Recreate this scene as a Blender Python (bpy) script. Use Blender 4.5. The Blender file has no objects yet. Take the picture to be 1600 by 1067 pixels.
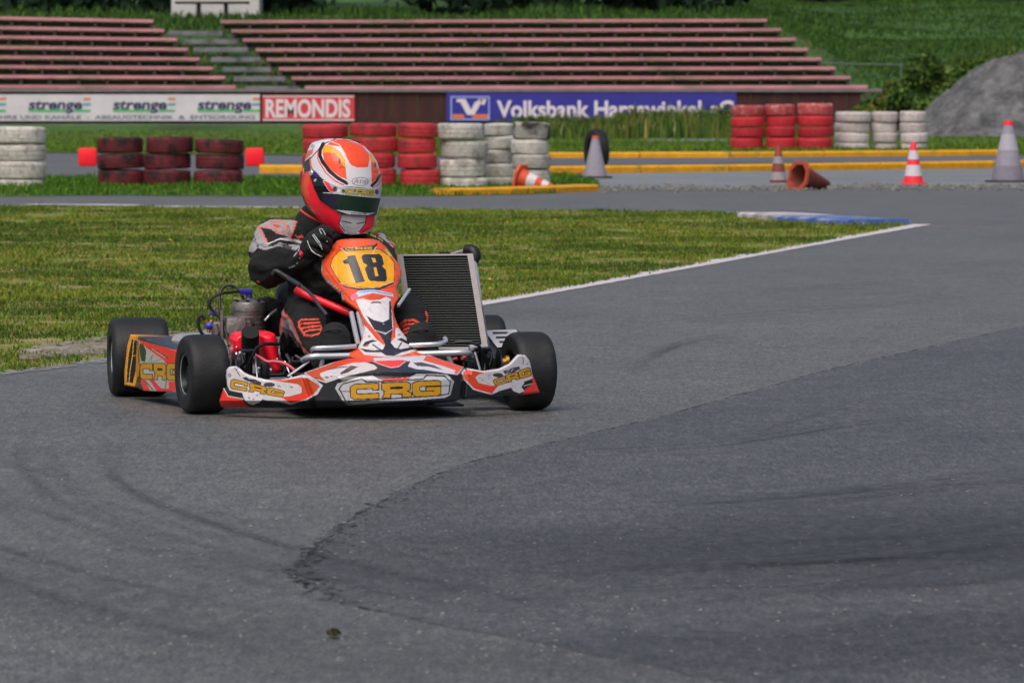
import bpy, bmesh, math, random
import numpy as np
from mathutils import Vector, Matrix, noise as mnoise

random.seed(7)
rng = np.random.default_rng(7)
R = math.radians
scene = bpy.context.scene
COL = scene.collection

# ------------------------------------------------------------------ camera, light, exposure
FPX, HZ, CAMH = 8000.0, 140.0, 1.10
PITCH = math.atan((533.5 - HZ) / FPX)
cam = bpy.data.cameras.new("camera"); camo = bpy.data.objects.new("camera", cam); COL.objects.link(camo)
cam.sensor_width = 36.0; cam.lens = 36.0 * FPX / 1600.0
cam.clip_start = 0.5; cam.clip_end = 2000
camo.location = (0, 0, CAMH); camo.rotation_euler = (math.pi / 2 - PITCH, 0, 0)
cam.dof.use_dof = True; cam.dof.focus_distance = 17.4; cam.dof.aperture_fstop = 14.0
scene.camera = camo
scene.cycles.transparent_max_bounces = 48

SUN_EL, SUN_AZ = R(58), R(200)
w = bpy.data.worlds.new("World"); scene.world = w; w.use_nodes = True
nt = w.node_tree; bg = nt.nodes["Background"]
sky = nt.nodes.new("ShaderNodeTexSky"); sky.sky_type = 'NISHITA'; sky.sun_disc = False
sky.sun_elevation = SUN_EL; sky.sun_rotation = SUN_AZ
sky.air_density = 0.9; sky.dust_density = 6.0; sky.ozone_density = 1.0
nt.links.new(sky.outputs[0], bg.inputs[0]); bg.inputs[1].default_value = 0.138
sl = bpy.data.lights.new("sun", 'SUN'); sl.energy = 0.95; sl.angle = R(40); sl.color = (1.0, 0.96, 0.9)
so = bpy.data.objects.new("sun", sl); COL.objects.link(so)
sd = Vector((math.sin(SUN_AZ) * math.cos(SUN_EL), math.cos(SUN_AZ) * math.cos(SUN_EL), math.sin(SUN_EL)))
so.rotation_euler = sd.to_track_quat('Z', 'Y').to_euler()
vs = scene.view_settings
scene.display_settings.display_device = 'sRGB'
vs.view_transform = 'Standard'; vs.look = 'None'; vs.exposure = 0.0; vs.gamma = 1.0

# ------------------------------------------------------------------ pixel <-> place (photo is 1600 x 1067)
CP, SP = math.cos(PITCH), math.sin(PITCH)
def ray(u, v):
    a = (u - 800.0) / FPX; b = -(v - 533.5) / FPX
    return Vector((a, CP + b * SP, -SP + b * CP))
def G(u, v, z=0.0):                       # the point of the ground seen there
    d = ray(u, v); t = (z - CAMH) / d.z
    return Vector((d.x * t, d.y * t, z))
def at(u, v, Y):                          # the point at depth Y seen there
    d = ray(u, v); t = Y / d.y
    return Vector((d.x * t, Y, CAMH + d.z * t))
KYAW = R(10)
KO = G(578, 643)
KM = Matrix.Translation(KO) @ Matrix.Rotation(KYAW, 4, 'Z')
KI = KM.inverted()
KEYE = KI @ Vector((0, 0, CAMH))
KR = KI.to_3x3()
def K(u, v, y):                           # kart coordinates of what is seen there, on the kart's plane y
    d = KR @ ray(u, v); t = (y - KEYE.y) / d.y
    return KEYE + d * t
KRN = np.array(KR)
def Karr(u, v, y):
    a = (u - 800.0) / FPX; b = -(v - 533.5) / FPX
    d = np.stack([a, CP + b * SP, -SP + b * CP], -1) @ KRN.T
    t = (y - KEYE.y) / d[..., 1]
    return np.array(KEYE) + d * t[..., None]
def proj(co):                             # kart coordinates -> photo pixels
    wco = co @ np.array(KM.to_3x3()).T + np.array(KO) - np.array((0, 0, CAMH))
    f = wco[:, 1] * CP - wco[:, 2] * SP; up = wco[:, 1] * SP + wco[:, 2] * CP
    return 800 + FPX * wco[:, 0] / f, 533.5 - FPX * up / f

# ------------------------------------------------------------------ colours and materials
def C(h):
    h = h.lstrip('#'); o = []
    for i in (0, 2, 4):
        c = int(h[i:i + 2], 16) / 255
        o.append(c / 12.92 if c <= 0.04045 else ((c + 0.055) / 1.055) ** 2.4)
    return tuple(o)
def mk(name, base=(.5, .5, .5), rough=.6, metal=0., var=0., vs_=6., bump=0., bs=80., attr=False, coat=0., spec=.5, second=None, mix=(.45, .6), stretch=(1, 1, 1), detail=5, orand=0.):
    m = bpy.data.materials.new(name); m.use_nodes = True
    n, l = m.node_tree.nodes, m.node_tree.links
    p = n["Principled BSDF"]
    p.inputs["Roughness"].default_value = rough; p.inputs["Metallic"].default_value = metal
    p.inputs["Coat Weight"].default_value = coat; p.inputs["Coat Roughness"].default_value = .08
    p.inputs["Specular IOR Level"].default_value = spec
    tc = n.new("ShaderNodeTexCoord"); mp = n.new("ShaderNodeMapping"); mp.inputs["Scale"].default_value = stretch
    l.new(tc.outputs["Object"], mp.inputs[0])
    if attr:
        a = n.new("ShaderNodeAttribute"); a.attribute_name = "Col"; src = a.outputs["Color"]
    else:
        rgb = n.new("ShaderNodeRGB"); rgb.outputs[0].default_value = (*base, 1); src = rgb.outputs[0]
    if second is not None:
        nz = n.new("ShaderNodeTexNoise"); nz.inputs["Scale"].default_value = vs_; nz.inputs["Detail"].default_value = detail; nz.inputs["Roughness"].default_value = .65
        l.new(mp.outputs[0], nz.inputs["Vector"])
        rp = n.new("ShaderNodeMapRange"); rp.inputs[1].default_value = mix[0]; rp.inputs[2].default_value = mix[1]
        l.new(nz.outputs["Fac"], rp.inputs[0])
        mx = n.new("ShaderNodeMix"); mx.data_type = 'RGBA'; l.new(rp.outputs[0], mx.inputs["Factor"]); l.new(src, mx.inputs["A"]); mx.inputs["B"].default_value = (*second, 1)
        src = mx.outputs["Result"]
    if orand:
        oi = n.new("ShaderNodeObjectInfo"); rr = n.new("ShaderNodeMapRange"); rr.inputs[3].default_value = 1 - orand; rr.inputs[4].default_value = 1 + orand; l.new(oi.outputs["Random"], rr.inputs[0])
        mo = n.new("ShaderNodeMix"); mo.data_type = 'RGBA'; mo.blend_type = 'MULTIPLY'; mo.inputs["Factor"].default_value = 1; l.new(src, mo.inputs["A"]); l.new(rr.outputs[0], mo.inputs["B"]); src = mo.outputs["Result"]
    if var:
        nz = n.new("ShaderNodeTexNoise"); nz.inputs["Scale"].default_value = vs_ * 2.3; nz.inputs["Detail"].default_value = 6; nz.inputs["Roughness"].default_value = .7
        l.new(mp.outputs[0], nz.inputs["Vector"])
        rp = n.new("ShaderNodeMapRange"); rp.inputs[1].default_value = .3; rp.inputs[2].default_value = .7; rp.inputs[3].default_value = 1 - var; rp.inputs[4].default_value = 1 + var
        l.new(nz.outputs["Fac"], rp.inputs[0])
        mu = n.new("ShaderNodeMix"); mu.data_type = 'RGBA'; mu.blend_type = 'MULTIPLY'; mu.inputs["Factor"].default_value = 1
        l.new(src, mu.inputs["A"]); l.new(rp.outputs[0], mu.inputs["B"]); src = mu.outputs["Result"]
    l.new(src, p.inputs["Base Color"])
    if bump:
        nz = n.new("ShaderNodeTexNoise"); nz.inputs["Scale"].default_value = bs; nz.inputs["Detail"].default_value = 4
        l.new(mp.outputs[0], nz.inputs["Vector"])
        b = n.new("ShaderNodeBump"); b.inputs["Strength"].default_value = bump; b.inputs["Distance"].default_value = .01
        l.new(nz.outputs["Fac"], b.inputs["Height"]); l.new(b.outputs[0], p.inputs["Normal"])
    return m

M = {}
M['livery'] = mk("livery_vinyl", rough=.36, attr=True, var=.10, vs_=26, coat=.2, second=C("7d766c"), mix=(.60, .74))
M['suit'] = mk("suit_cloth", rough=.9, attr=True, var=.18, vs_=30, bump=.35, bs=160)
M['helmet'] = mk("helmet_lacquer", rough=.38, attr=True, coat=.28, spec=.3)
M['visor'] = mk("visor_film", rough=.12, attr=True, coat=.35, spec=.4)
M['rubber'] = mk("kart_tyre_rubber", C('151719'), .62, second=C('2a2c2d'), mix=(.5, .8), var=.3, vs_=11, bump=.15, bs=120)
M['rim'] = mk("rim_dark_metal", C('26282b'), .38, .8)
M['chrome'] = mk("bare_steel_tube", C('d3d6dc'), .26, .6, var=.06)
M['alu'] = mk("cast_aluminium", C('8f8a87'), .5, .75, var=.25, vs_=20, bump=.25, bs=60)
M['alubright'] = mk("radiator_aluminium", C('8d888a'), .55, .35, var=.1, vs_=20)
M['black'] = mk("black_plastic", C('1b1d1f'), .45, var=.12, vs_=12)
M['mattblack'] = mk("black_foam", C('131516'), .85, var=.2, vs_=12)
M['hose'] = mk("black_hose", C('141516'), .5)
M['redplastic'] = mk("red_plastic", C('ff1a32'), .42, coat=.15, var=.06)
M['purple'] = mk("purple_anodised", C('4f45c4'), .35, .2)
M['gold'] = mk("gold_anodised", C('c99a3a'), .3, .8)
M['brass'] = M['gold']
M['core'] = mk("radiator_core", C('070a0a'), .9, var=.2, vs_=60, spec=.15)
M['fin'] = mk("radiator_fin", C('59605e'), .5, .3)
M['frame'] = mk("frame_tube_paint", C('202225'), .35, .2)
M['piping'] = mk("glove_piping", C('c8cccd'), .7)
M['orangetrim'] = mk("orange_trim", C('e0533a'), .7)

# ------------------------------------------------------------------ object helpers
def link(name, me, mat=None, parent=None, label=None, cat=None, group=None, kind=None, smooth=False):
    if mat is not None and not me.materials: me.materials.append(mat)
    if smooth: me.polygons.foreach_set("use_smooth", [True] * len(me.polygons))
    o = bpy.data.objects.new(name, me); COL.objects.link(o)
    if parent is not None: o.parent = parent
    tag(o, label, cat, group, kind); return o
def tag(o, label=None, cat=None, group=None, kind=None):
    if label: o['label'] = label
    if cat: o['category'] = cat
    if group: o['group'] = group
    if kind: o['kind'] = kind
def empty(name, loc=(0, 0, 0), rz=0., label=None, cat=None, group=None):
    o = bpy.data.objects.new(name, None); COL.objects.link(o); o.location = loc; o.rotation_euler = (0, 0, rz)
    o.empty_display_size = .2; tag(o, label, cat, group); return o
def copy_tree(o, parent=None):
    c = o.copy(); COL.objects.link(c)
    if parent is not None: c.parent = parent
    for ch in list(o.children): copy_tree(ch, c)
    return c
class MB:                                                     # collects shapes into one mesh
    def __init__(s): s.v, s.f, s.mi = [], [], []
    def add(s, vs_, fs, mi=0):
        b = len(s.v); s.v += [tuple(p) for p in vs_]; s.f += [tuple(i + b for i in f) for f in fs]; s.mi += [mi] * len(fs)
    def box(s, c, d, rot=None, mi=0, bev=0.):
        bm = bmesh.new(); bmesh.ops.create_cube(bm, size=1)
        bmesh.ops.scale(bm, vec=Vector(d), verts=bm.verts)
        if bev: bmesh.ops.bevel(bm, geom=bm.edges[:], offset=bev, segments=2, affect='EDGES', profile=.6)
        m = Matrix.Translation(Vector(c)) @ (rot.to_4x4() if rot is not None else Matrix.Identity(4))
        bm.verts.index_update()
        s.add([m @ v.co for v in bm.verts], [[v.index for v in f.verts] for f in bm.faces], mi); bm.free()
    def tube(s, pts, r, n=10, smooth=0, mi=0, cap=True):
        P = [Vector(p) for p in pts]; rr = r if isinstance(r, (list, tuple)) else [r] * len(P)
        if smooth:
            Q, q = [], []
            for i in range(len(P) - 1):
                p0, p1, p2, p3 = P[max(i - 1, 0)], P[i], P[i + 1], P[min(i + 2, len(P) - 1)]
                for k in range(smooth):
                    t = k / smooth
                    Q.append(.5 * ((2 * p1) + (p2 - p0) * t + (2 * p0 - 5 * p1 + 4 * p2 - p3) * t * t + (3 * p1 - p0 - 3 * p2 + p3) * t ** 3)); q.append(rr[i] * (1 - t) + rr[i + 1] * t)
            P, rr = Q + [P[-1]], q + [rr[-1]]
        vs_, fs = [], []; ref = None
        for i, p in enumerate(P):
            d = (P[min(i + 1, len(P) - 1)] - P[max(i - 1, 0)]).normalized()
            if ref is None: ref = d.orthogonal().normalized()
            a = (ref - d * ref.dot(d)).normalized(); ref = a; b = d.cross(a)
            for k in range(n):
                t = 2 * math.pi * k / n; vs_.append(p + (a * math.cos(t) + b * math.sin(t)) * rr[i])
        for i in range(len(P) - 1):
            for k in range(n): fs.append((i * n + k, i * n + (k + 1) % n, (i + 1) * n + (k + 1) % n, (i + 1) * n + k))
        if cap: fs += [tuple(range(n))[::-1], tuple(range((len(P) - 1) * n, len(P) * n))]
        s.add(vs_, fs, mi)
    def lathe(s, prof, n=48, axis='X', c=(0, 0, 0), mi=0, closed=False):   # prof: (along, radius)
        vs_, fs = [], []; m = len(prof); c = Vector(c)
        for k in range(n):
            t = 2 * math.pi * k / n; ct, st = math.cos(t), math.sin(t)
            for a, r in prof:
                vs_.append(c + Vector({'X': (a, r * ct, r * st), 'Y': (r * ct, a, r * st), 'Z': (r * ct, r * st, a)}[axis]))
        for k in range(n):
            for i in range(m if closed else m - 1):
                j = (i + 1) % m; k2 = (k + 1) % n
                fs.append((k * m + i, k * m + j, k2 * m + j, k2 * m + i))
        s.add(vs_, fs, mi)
    def ball(s, c, r, n=10, mi=0):
        rx = r if isinstance(r, (tuple, list)) else (r, r, r)
        bm = bmesh.new(); bmesh.ops.create_uvsphere(bm, u_segments=n * 2, v_segments=n, radius=1); bm.verts.index_update()
        s.add([Vector((v.co.x * rx[0], v.co.y * rx[1], v.co.z * rx[2])) + Vector(c) for v in bm.verts], [[v.index for v in f.verts] for f in bm.faces], mi); bm.free()
    def mesh(s, name, smooth=True, mats=()):
        me = bpy.data.meshes.new(name); me.from_pydata(s.v, [], s.f); me.update()
        for m in mats: me.materials.append(m)
        if mats and len(mats) > 1: me.polygons.foreach_set("material_index", s.mi)
        bm = bmesh.new(); bm.from_mesh(me); bmesh.ops.recalc_face_normals(bm, faces=bm.faces); bm.to_mesh(me); bm.free()
        if smooth:
            me.polygons.foreach_set("use_smooth", [True] * len(me.polygons)); me.set_sharp_from_angle(angle=R(38))
        return me
    def build(s, name, mat, parent=None, smooth=True, **kw):
        return link(name, s.mesh(name, smooth), mat, parent, **kw)
def npmesh(name, V, F, cols=None):                              # fast mesh from arrays; F is (n, k)
    me = bpy.data.meshes.new(name); k = F.shape[1]
    me.vertices.add(len(V)); me.vertices.foreach_set("co", np.ascontiguousarray(V, dtype=np.float32).ravel())
    me.loops.add(F.size); me.loops.foreach_set("vertex_index", np.ascontiguousarray(F, dtype=np.int32).ravel())
    me.polygons.add(len(F)); me.polygons.foreach_set("loop_start", np.arange(0, F.size, k, dtype=np.int32))
    me.update(calc_edges=True)
    if cols is not None: setcol(me, cols)
    return me
def setcol(me, cols):
    a = me.color_attributes.new("Col", 'FLOAT_COLOR', 'POINT')
    c = np.ones((len(cols), 4), dtype=np.float32); c[:, :3] = cols; a.data.foreach_set("color", c.ravel())
def inpoly(u, v, P):
    P = np.asarray(P, float); r = np.zeros(u.shape, bool); j = len(P) - 1
    for i in range(len(P)):
        xi, yi = P[i]; xj, yj = P[j]
        if yi != yj: r ^= ((yi > v) != (yj > v)) & (u < (xj - xi) * (v - yi) / (yj - yi) + xi)
        j = i
    return r
def distline(u, v, P, closed=False):
    P = [np.asarray(p, float) for p in P]; d = np.full(u.shape, 1e9)
    for i in range(len(P) - (0 if closed else 1)):
        a, b = P[i], P[(i + 1) % len(P)]; e = b - a; L = max(float(e @ e), 1e-9)
        t = np.clip(((u - a[0]) * e[0] + (v - a[1]) * e[1]) / L, 0, 1)
        d = np.minimum(d, np.hypot(u - a[0] - t * e[0], v - a[1] - t * e[1]))
    return d
# livery: (kind, points, colour, width, outline colour)
def Z(ox, oy, s): return lambda pts: [(ox + x / s, oy + y / s) for x, y in pts]
def poly(pts, c, ow=0, oc='20222b'): return ('p', pts, C(c), ow, C(oc))
def line(pts, c, w): return ('l', pts, C(c), w, None)
def oval(cx, cy, rx, ry, c, ow=0, oc='20222b'):
    return poly([(cx + rx * math.cos(t * math.pi / 10), cy + ry * math.sin(t * math.pi / 10)) for t in range(20)], c, ow, oc)
CRGP = ([(0, .18), (.05, 0), (.31, 0), (.31, .42), (.25, .42), (.25, .3), (.075, .3), (.06, .36), (.06, .62), (.08, .7), (.31, .7), (.31, 1), (.04, 1), (0, .85)],
        [(.35, 0), (.62, 0), (.66, .12), (.66, .5), (.62, .62), (.67, .74), (.67, 1), (.575, 1), (.575, .76), (.44, .74), (.44, 1), (.35, 1), (.375, .8), (.375, .5), (.35, .42)],
        [(.69, .15), (.73, 0), (.97, 0), (1, .12), (1, .31), (.78, .31), (.765, .38), (.765, .62), (.78, .7), (.93, .7), (.93, .64), (.84, .64), (.84, .42), (1, .42), (1, .88), (.96, 1), (.73, 1), (.69, .86)])
def crg(q, c='d39a1c', ow=1.2, oc='1c1c20'):
    (ax, ay), (bx, by), (cx, cy), (dx, dy) = q
    def f(p):
        s, t = p
        return ((ax * (1 - s) + bx * s) * (1 - t) + (dx * (1 - s) + cx * s) * t, (ay * (1 - s) + by * s) * (1 - t) + (dy * (1 - s) + cy * s) * t)
    out = [poly([f(p) for p in P], c, ow, oc) for P in CRGP]
    out.append(poly([f(p) for p in [(.44, .27), (.58, .27), (.58, .44), (.44, .44)]], oc)); return out
def paint(u, v, base, layers):
    c = np.tile(np.array(base, float), (len(u), 1))
    for kind, P, colr, wd, oc in layers:
        pa = np.asarray(P, float); pad = wd + 1
        box = (u > pa[:, 0].min() - pad) & (u < pa[:, 0].max() + pad) & (v > pa[:, 1].min() - pad) & (v < pa[:, 1].max() + pad)
        ix = np.nonzero(box)[0]
        if not len(ix): continue
        uu, vv = u[ix], v[ix]
        if kind == 'l': c[ix[distline(uu, vv, P) < wd / 2]] = colr
        else:
            ins = inpoly(uu, vv, P)
            if wd: c[ix[(distline(uu, vv, P, True) < wd) & ~ins]] = oc
            c[ix[ins]] = colr
    return c
def relief(name, outline, depth, mat, parent, base, layers, step=.7, thick=(0, .012, 0), roll=(4., .012), backcol='17181a'):
    """A moulded panel: the outline at its true depth, rolled edges, real thickness."""
    P = np.asarray(outline, float); lo, hi = P.min(0), P.max(0)
    us = np.arange(lo[0] - step, hi[0] + step * 2, step); vsn = np.arange(lo[1] - step, hi[1] + step * 2, step)
    U, V = np.meshgrid(us, vsn, indexing='ij'); sh = U.shape
    u, v = U.ravel(), V.ravel()
    ins = inpoly(u, v, outline).reshape(sh)
    d = distline(u, v, outline, True)
    k = 1 - np.clip(d / roll[0], 0, 1); y = depth(u, v) + roll[1] * (1 - np.sqrt(np.clip(1 - k * k, 0, 1)))
    co = Karr(u, v, y)
    cell = ins[:-1, :-1] & ins[1:, :-1] & ins[:-1, 1:] & ins[1:, 1:]
    i, j = np.nonzero(cell); n1 = sh[1]
    F = np.stack([i * n1 + j, i * n1 + j + 1, (i + 1) * n1 + j + 1, (i + 1) * n1 + j], -1)
    N = len(u); Fb = F[:, ::-1] + N
    # rim walls
    e = np.concatenate([F[:, [0, 1]], F[:, [1, 2]], F[:, [2, 3]], F[:, [3, 0]]]); key = {}
    for a, b in e.tolist():
        if (b, a) in key: del key[(b, a)]
        else: key[(a, b)] = 1
    W = np.array([(b, a, a + N, b + N) for a, b in key])
    V3 = np.concatenate([co, co + np.array(thick)]); FF = np.concatenate([F, Fb, W])
    used = np.unique(FF); remap = np.full(2 * N, -1); remap[used] = np.arange(len(used))
    cols = np.concatenate([paint(u, v, C(base), layers), np.tile(np.array(C(backcol)), (N, 1))])
    me = npmesh(name, V3[used], remap[FF], cols[used])
    me.polygons.foreach_set("use_smooth", [True] * len(me.polygons)); me.set_sharp_from_angle(angle=R(50))
    return link(name, me, mat, parent)
def interp(xs, ys): return lambda x: np.interp(x, xs, ys)

# ================================================================== THE SETTING
def sheet(name, pts, z, mat, kind='structure', jitter=0., sub=0.):
    P = [Vector((p.x, p.y, z)) for p in pts]
    if sub:
        Q = []
        for a, b in zip(P, P[1:] + P[:1]):
            n = max(1, int((b - a).length / sub))
            for k in range(n): Q.append(a.lerp(b, k / n))
        P = [q + Vector((mnoise.noise(q * 3.1), mnoise.noise(q * 3.1 + Vector((9, 4, 1))), 0)) * jitter + Vector((mnoise.noise(q * 11), mnoise.noise(q * 11 + Vector((3, 8, 2))), 0)) * jitter * .5 for q in Q]
    area = sum(a.x * b.y - b.x * a.y for a, b in zip(P, P[1:] + P[:1]))
    if area < 0: P = P[::-1]
    me = bpy.data.meshes.new(name); me.from_pydata([tuple(p) for p in P], [], [tuple(range(len(P)))]); me.update()
    return link(name, me, mat, kind=kind)
def gp(pts): return [G(u, v) for u, v in pts]

def asphalt(name, c, dark, streak=.35, grain=.45, stains=.35):
    m = bpy.data.materials.new(name); m.use_nodes = True; n, l = m.node_tree.nodes, m.node_tree.links; p = n["Principled BSDF"]
    tc = n.new("ShaderNodeTexCoord")
    def nz(scale, lo, hi, a, b, st=(1, 1, 1), rot=0., det=6, rough=.6):
        mp = n.new("ShaderNodeMapping"); mp.inputs["Scale"].default_value = st; mp.inputs["Rotation"].default_value = (0, 0, rot); l.new(tc.outputs["Object"], mp.inputs[0])
        t = n.new("ShaderNodeTexNoise"); t.inputs["Scale"].default_value = scale; t.inputs["Detail"].default_value = det; t.inputs["Roughness"].default_value = rough; l.new(mp.outputs[0], t.inputs["Vector"])
        r = n.new("ShaderNodeMapRange"); r.inputs[1].default_value = lo; r.inputs[2].default_value = hi; r.inputs[3].default_value = a; r.inputs[4].default_value = b; l.new(t.outputs["Fac"], r.inputs[0]); return r.outputs[0], t.outputs["Fac"]
    def mul(a, b):
        x = n.new("ShaderNodeMath"); x.operation = 'MULTIPLY'; l.new(a, x.inputs[0]); l.new(b, x.inputs[1]); return x.outputs[0]
    g, gf = nz(120, .34, .66, 1 - grain, 1 + grain, st=(1, .5, 1), det=3, rough=.8)
    g2, _ = nz(62, .33, .67, 1 - grain * .62, 1 + grain * .62, st=(1, .15, 1), det=5, rough=.8)
    s, _ = nz(1.6, .35, .65, 1 - streak, 1 + streak * .6, st=(.8, .42, 1), rot=R(-38), det=9, rough=.7)
    b_, _ = nz(.33, .35, .65, 1 - stains, 1 + stains * .7, det=5)
    g3, _ = nz(21, .36, .64, 1 - grain * .42, 1 + grain * .42, st=(1, .30, 1), rot=R(8), det=8, rough=.8)
    g4, _ = nz(5.5, .36, .64, 1 - grain * .17, 1 + grain * .17, st=(1, .45, 1), rot=R(-12), det=7, rough=.75)
    f = mul(mul(mul(g, g2), mul(g3, g4)), mul(s, b_))
    v = n.new("ShaderNodeTexVoronoi"); v.inputs["Scale"].default_value = 60; l.new(tc.outputs["Object"], v.inputs["Vector"])
    lt = n.new("ShaderNodeMath"); lt.operation = 'LESS_THAN'; lt.inputs[1].default_value = .11; l.new(v.outputs["Distance"], lt.inputs[0])
    vr = n.new("ShaderNodeMapRange"); vr.inputs[1].default_value = .86; vr.inputs[2].default_value = .9
    sx = n.new("ShaderNodeSeparateColor"); l.new(v.outputs["Color"], sx.inputs[0]); l.new(sx.outputs[0], vr.inputs[0])
    chip = mul(lt.outputs[0], vr.outputs[0])
    mx = n.new("ShaderNodeMix"); mx.data_type = 'RGBA'; mx.blend_type = 'MULTIPLY'; mx.inputs["Factor"].default_value = 1; mx.inputs["A"].default_value = (*c, 1); l.new(f, mx.inputs["B"])
    m2 = n.new("ShaderNodeMix"); m2.data_type = 'RGBA'; l.new(chip, m2.inputs["Factor"]); l.new(mx.outputs["Result"], m2.inputs["A"]); m2.inputs["B"].default_value = (*C('8c8c88'), 1)
    l.new(m2.outputs["Result"], p.inputs["Base Color"]); p.inputs["Roughness"].default_value = .56; p.inputs["Specular IOR Level"].default_value = .62
    bp = n.new("ShaderNodeBump"); bp.inputs["Strength"].default_value = .3; bp.inputs["Distance"].default_value = .003; l.new(gf, bp.inputs["Height"]); l.new(bp.outputs[0], p.inputs["Normal"])
    return m
def worn(name, c, lo, hi, scale=40, under=None):              # paint with worn holes that show nothing (alpha)
    m = mk(name, c, .7, var=.15, vs_=8); n, l = m.node_tree.nodes, m.node_tree.links
    tc = n.new("ShaderNodeTexCoord"); t = n.new("ShaderNodeTexNoise"); t.inputs["Scale"].default_value = scale; t.inputs["Detail"].default_value = 6; t.inputs["Roughness"].default_value = .7
    l.new(tc.outputs["Object"], t.inputs["Vector"]); r = n.new("ShaderNodeMapRange"); r.inputs[1].default_value = lo; r.inputs[2].default_value = hi; l.new(t.outputs["Fac"], r.inputs[0])
    l.new(r.outputs[0], n["Principled BSDF"].inputs["Alpha"]); return m

M['asphalt'] = asphalt("asphalt", (.108, .1105, .1045), 0, streak=.13, grain=.72, stains=.09)
M['patch'] = asphalt("asphalt_patch", (.0735, .0755, .0725), 0, grain=.82, streak=.16, stains=.12)
M['fartrack'] = asphalt("asphalt_pale", (.19, .20, .20), 0, grain=.2, streak=.15, stains=.15)
M['darktrack'] = asphalt("asphalt_dark", (.10, .105, .115), 0, grain=.2, streak=.15, stains=.15)
M['turf'] = mk("turf_soil", C('6f7a2e'), .95, second=C('948458'), vs_=2.2, mix=(.50, .66), var=.35, bump=.6, bs=20)
M['verge'] = mk("verge_turf", C('3f5a1b'), .95, second=C('5c6a2c'), vs_=.9, mix=(.45, .65), var=.35, bump=.6, bs=9)
M['hillgrass'] = mk("hillside_turf", C('2a4a1c'), .95, second=C('3c6022'), vs_=.22, mix=(.4, .62), var=.3, bump=.8, bs=3)
M['blade'] = mk("grass_blade", rough=.75, attr=True, spec=.2)
M['leaf'] = mk("leaf_mass", rough=.8, attr=True, spec=.2)

# terrain: one sheet that lies a little under the track and climbs behind the grandstand
def terr(x, y):
    z = np.interp(y, [-60, 88, 134.5, 136.2, 138, 145.5, 160, 190, 260, 900], [-.03, -.03, -.03, .45, .75, 2.62, 3.35, 4.5, 7, 60])
    if y > 134.5:                                            # right of the grandstand the bank starts at the foot
        t = min(max((x - 8.0) / 3.0, 0), 1)
        z2 = np.interp(y, [134.5, 137, 151, 190, 260, 900], [-.03, .12, 1.5, 4.25, 7, 60])
        z = z * (1 - t) + z2 * t
    if 146 < y < 300: z = z + mnoise.noise(Vector((x * .3, y * .3, 0))) * .12 * min(1, (y - 146) / 5)
    return float(z)
ys = [-60, 0, 40, 80, 100, 120, 130, 134.5, 135.4, 136.2, 137, 138, 139, 140, 141, 142, 143, 144, 145.5] + [146.5 + 1. * i for i in range(50)] + [205, 230, 260, 330, 450, 650, 900]
xs = [-500, -200, -100, -60] + [-40 + 1.0 * i for i in range(81)] + [60, 100, 200, 500]
V = np.array([(x, y, terr(x, y)) for y in ys for x in xs]); nx = len(xs)
F = np.array([(j * nx + i, j * nx + i + 1, (j + 1) * nx + i + 1, (j + 1) * nx + i) for j in range(len(ys) - 1) for i in range(nx - 1)])
link("ground", npmesh("ground", V, F), M['hillgrass'], kind='structure', smooth=True)

# asphalt and its sheets
sheet("track", [Vector((-60, -20, 0)), Vector((60, -20, 0)), Vector((60, 90.5, 0)), Vector((-60, 90.5, 0))], 0, M['asphalt'])
patch = [(2300, 470), (1900, 482), (1600, 510), (1300, 577), (1000, 660), (860, 692), (720, 727), (640, 760), (560, 803), (500, 850), (462, 892), (475, 915), (520, 935), (600, 957), (760, 990), (950, 1025), (1120, 1062), (1300, 1100), (1700, 1150), (2400, 1180)]
sheet("asphalt_patch", gp(patch), .0007, M['patch'], jitter=.035, sub=.06)
def strip(name, pts, wd, z, mat, side=0., jitter=0., kind='structure', step=.08):
    P = [G(u, v) for u, v in pts]; Q = []
    for a, b in zip(P, P[1:]):
        n = max(1, int((b - a).length / step))
        Q += [a.lerp(b, k / n) for k in range(n)]
    Q.append(P[-1]); vs_, fs = [], []
    for i, q in enumerate(Q):
        d = (Q[min(i + 1, len(Q) - 1)] - Q[max(i - 1, 0)]).normalized(); nrm = Vector((-d.y, d.x, 0))
        ww = wd * (1 + jitter * 1.6 * mnoise.noise(q * 5)); off = jitter * wd * 1.2 * mnoise.noise(q * 4 + Vector((5, 5, 5)))
        for s in (-1, 1): vs_.append(Vector((q.x, q.y, z)) + nrm * (ww / 2 * s + side * wd + off))
    for i in range(len(Q) - 1): fs.append((2 * i, 2 * i + 2, 2 * i + 3, 2 * i + 1))
    b = MB(); b.add(vs_, fs); return b.build(name, mat, kind=kind, smooth=False)
M['seam'] = worn("seam_tar", C('2b2c2f'), .44, .64, 26)
strip("asphalt_seam", [(1760, 478), (1600, 510), (1300, 577), (1000, 660), (860, 692), (720, 727), (640, 760), (560, 803), (500, 850), (462, 892)], .0095, .0020, M['seam'], jitter=1.3, step=.03)
b = MB(); sp = gp([(860, 692), (720, 727), (640, 760), (560, 803), (500, 850), (462, 892), (475, 915), (520, 935), (600, 957)])
for i in range(330):                                           # crumbled bits along the joint
    j = min(int(random.triangular(0, 8, 4.6)), 7); t = random.random(); q = sp[j].lerp(sp[j + 1], t) + Vector((abs(random.gauss(0, .03)) * random.choice((1, 1, -.4)), random.gauss(0, .05), .0016)); s = random.uniform(.002, .007) * (2 if random.random() < .06 else 1)
    n = 6; ph = random.random() * 6
    b.add([q + Vector((s * random.uniform(.6, 1.5) * math.cos(ph + k_ * 1.047), s * 2.2 * random.uniform(.6, 1.4) * math.sin(ph + k_ * 1.047), 0)) for k_ in range(n)], [tuple(range(n))])
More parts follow.
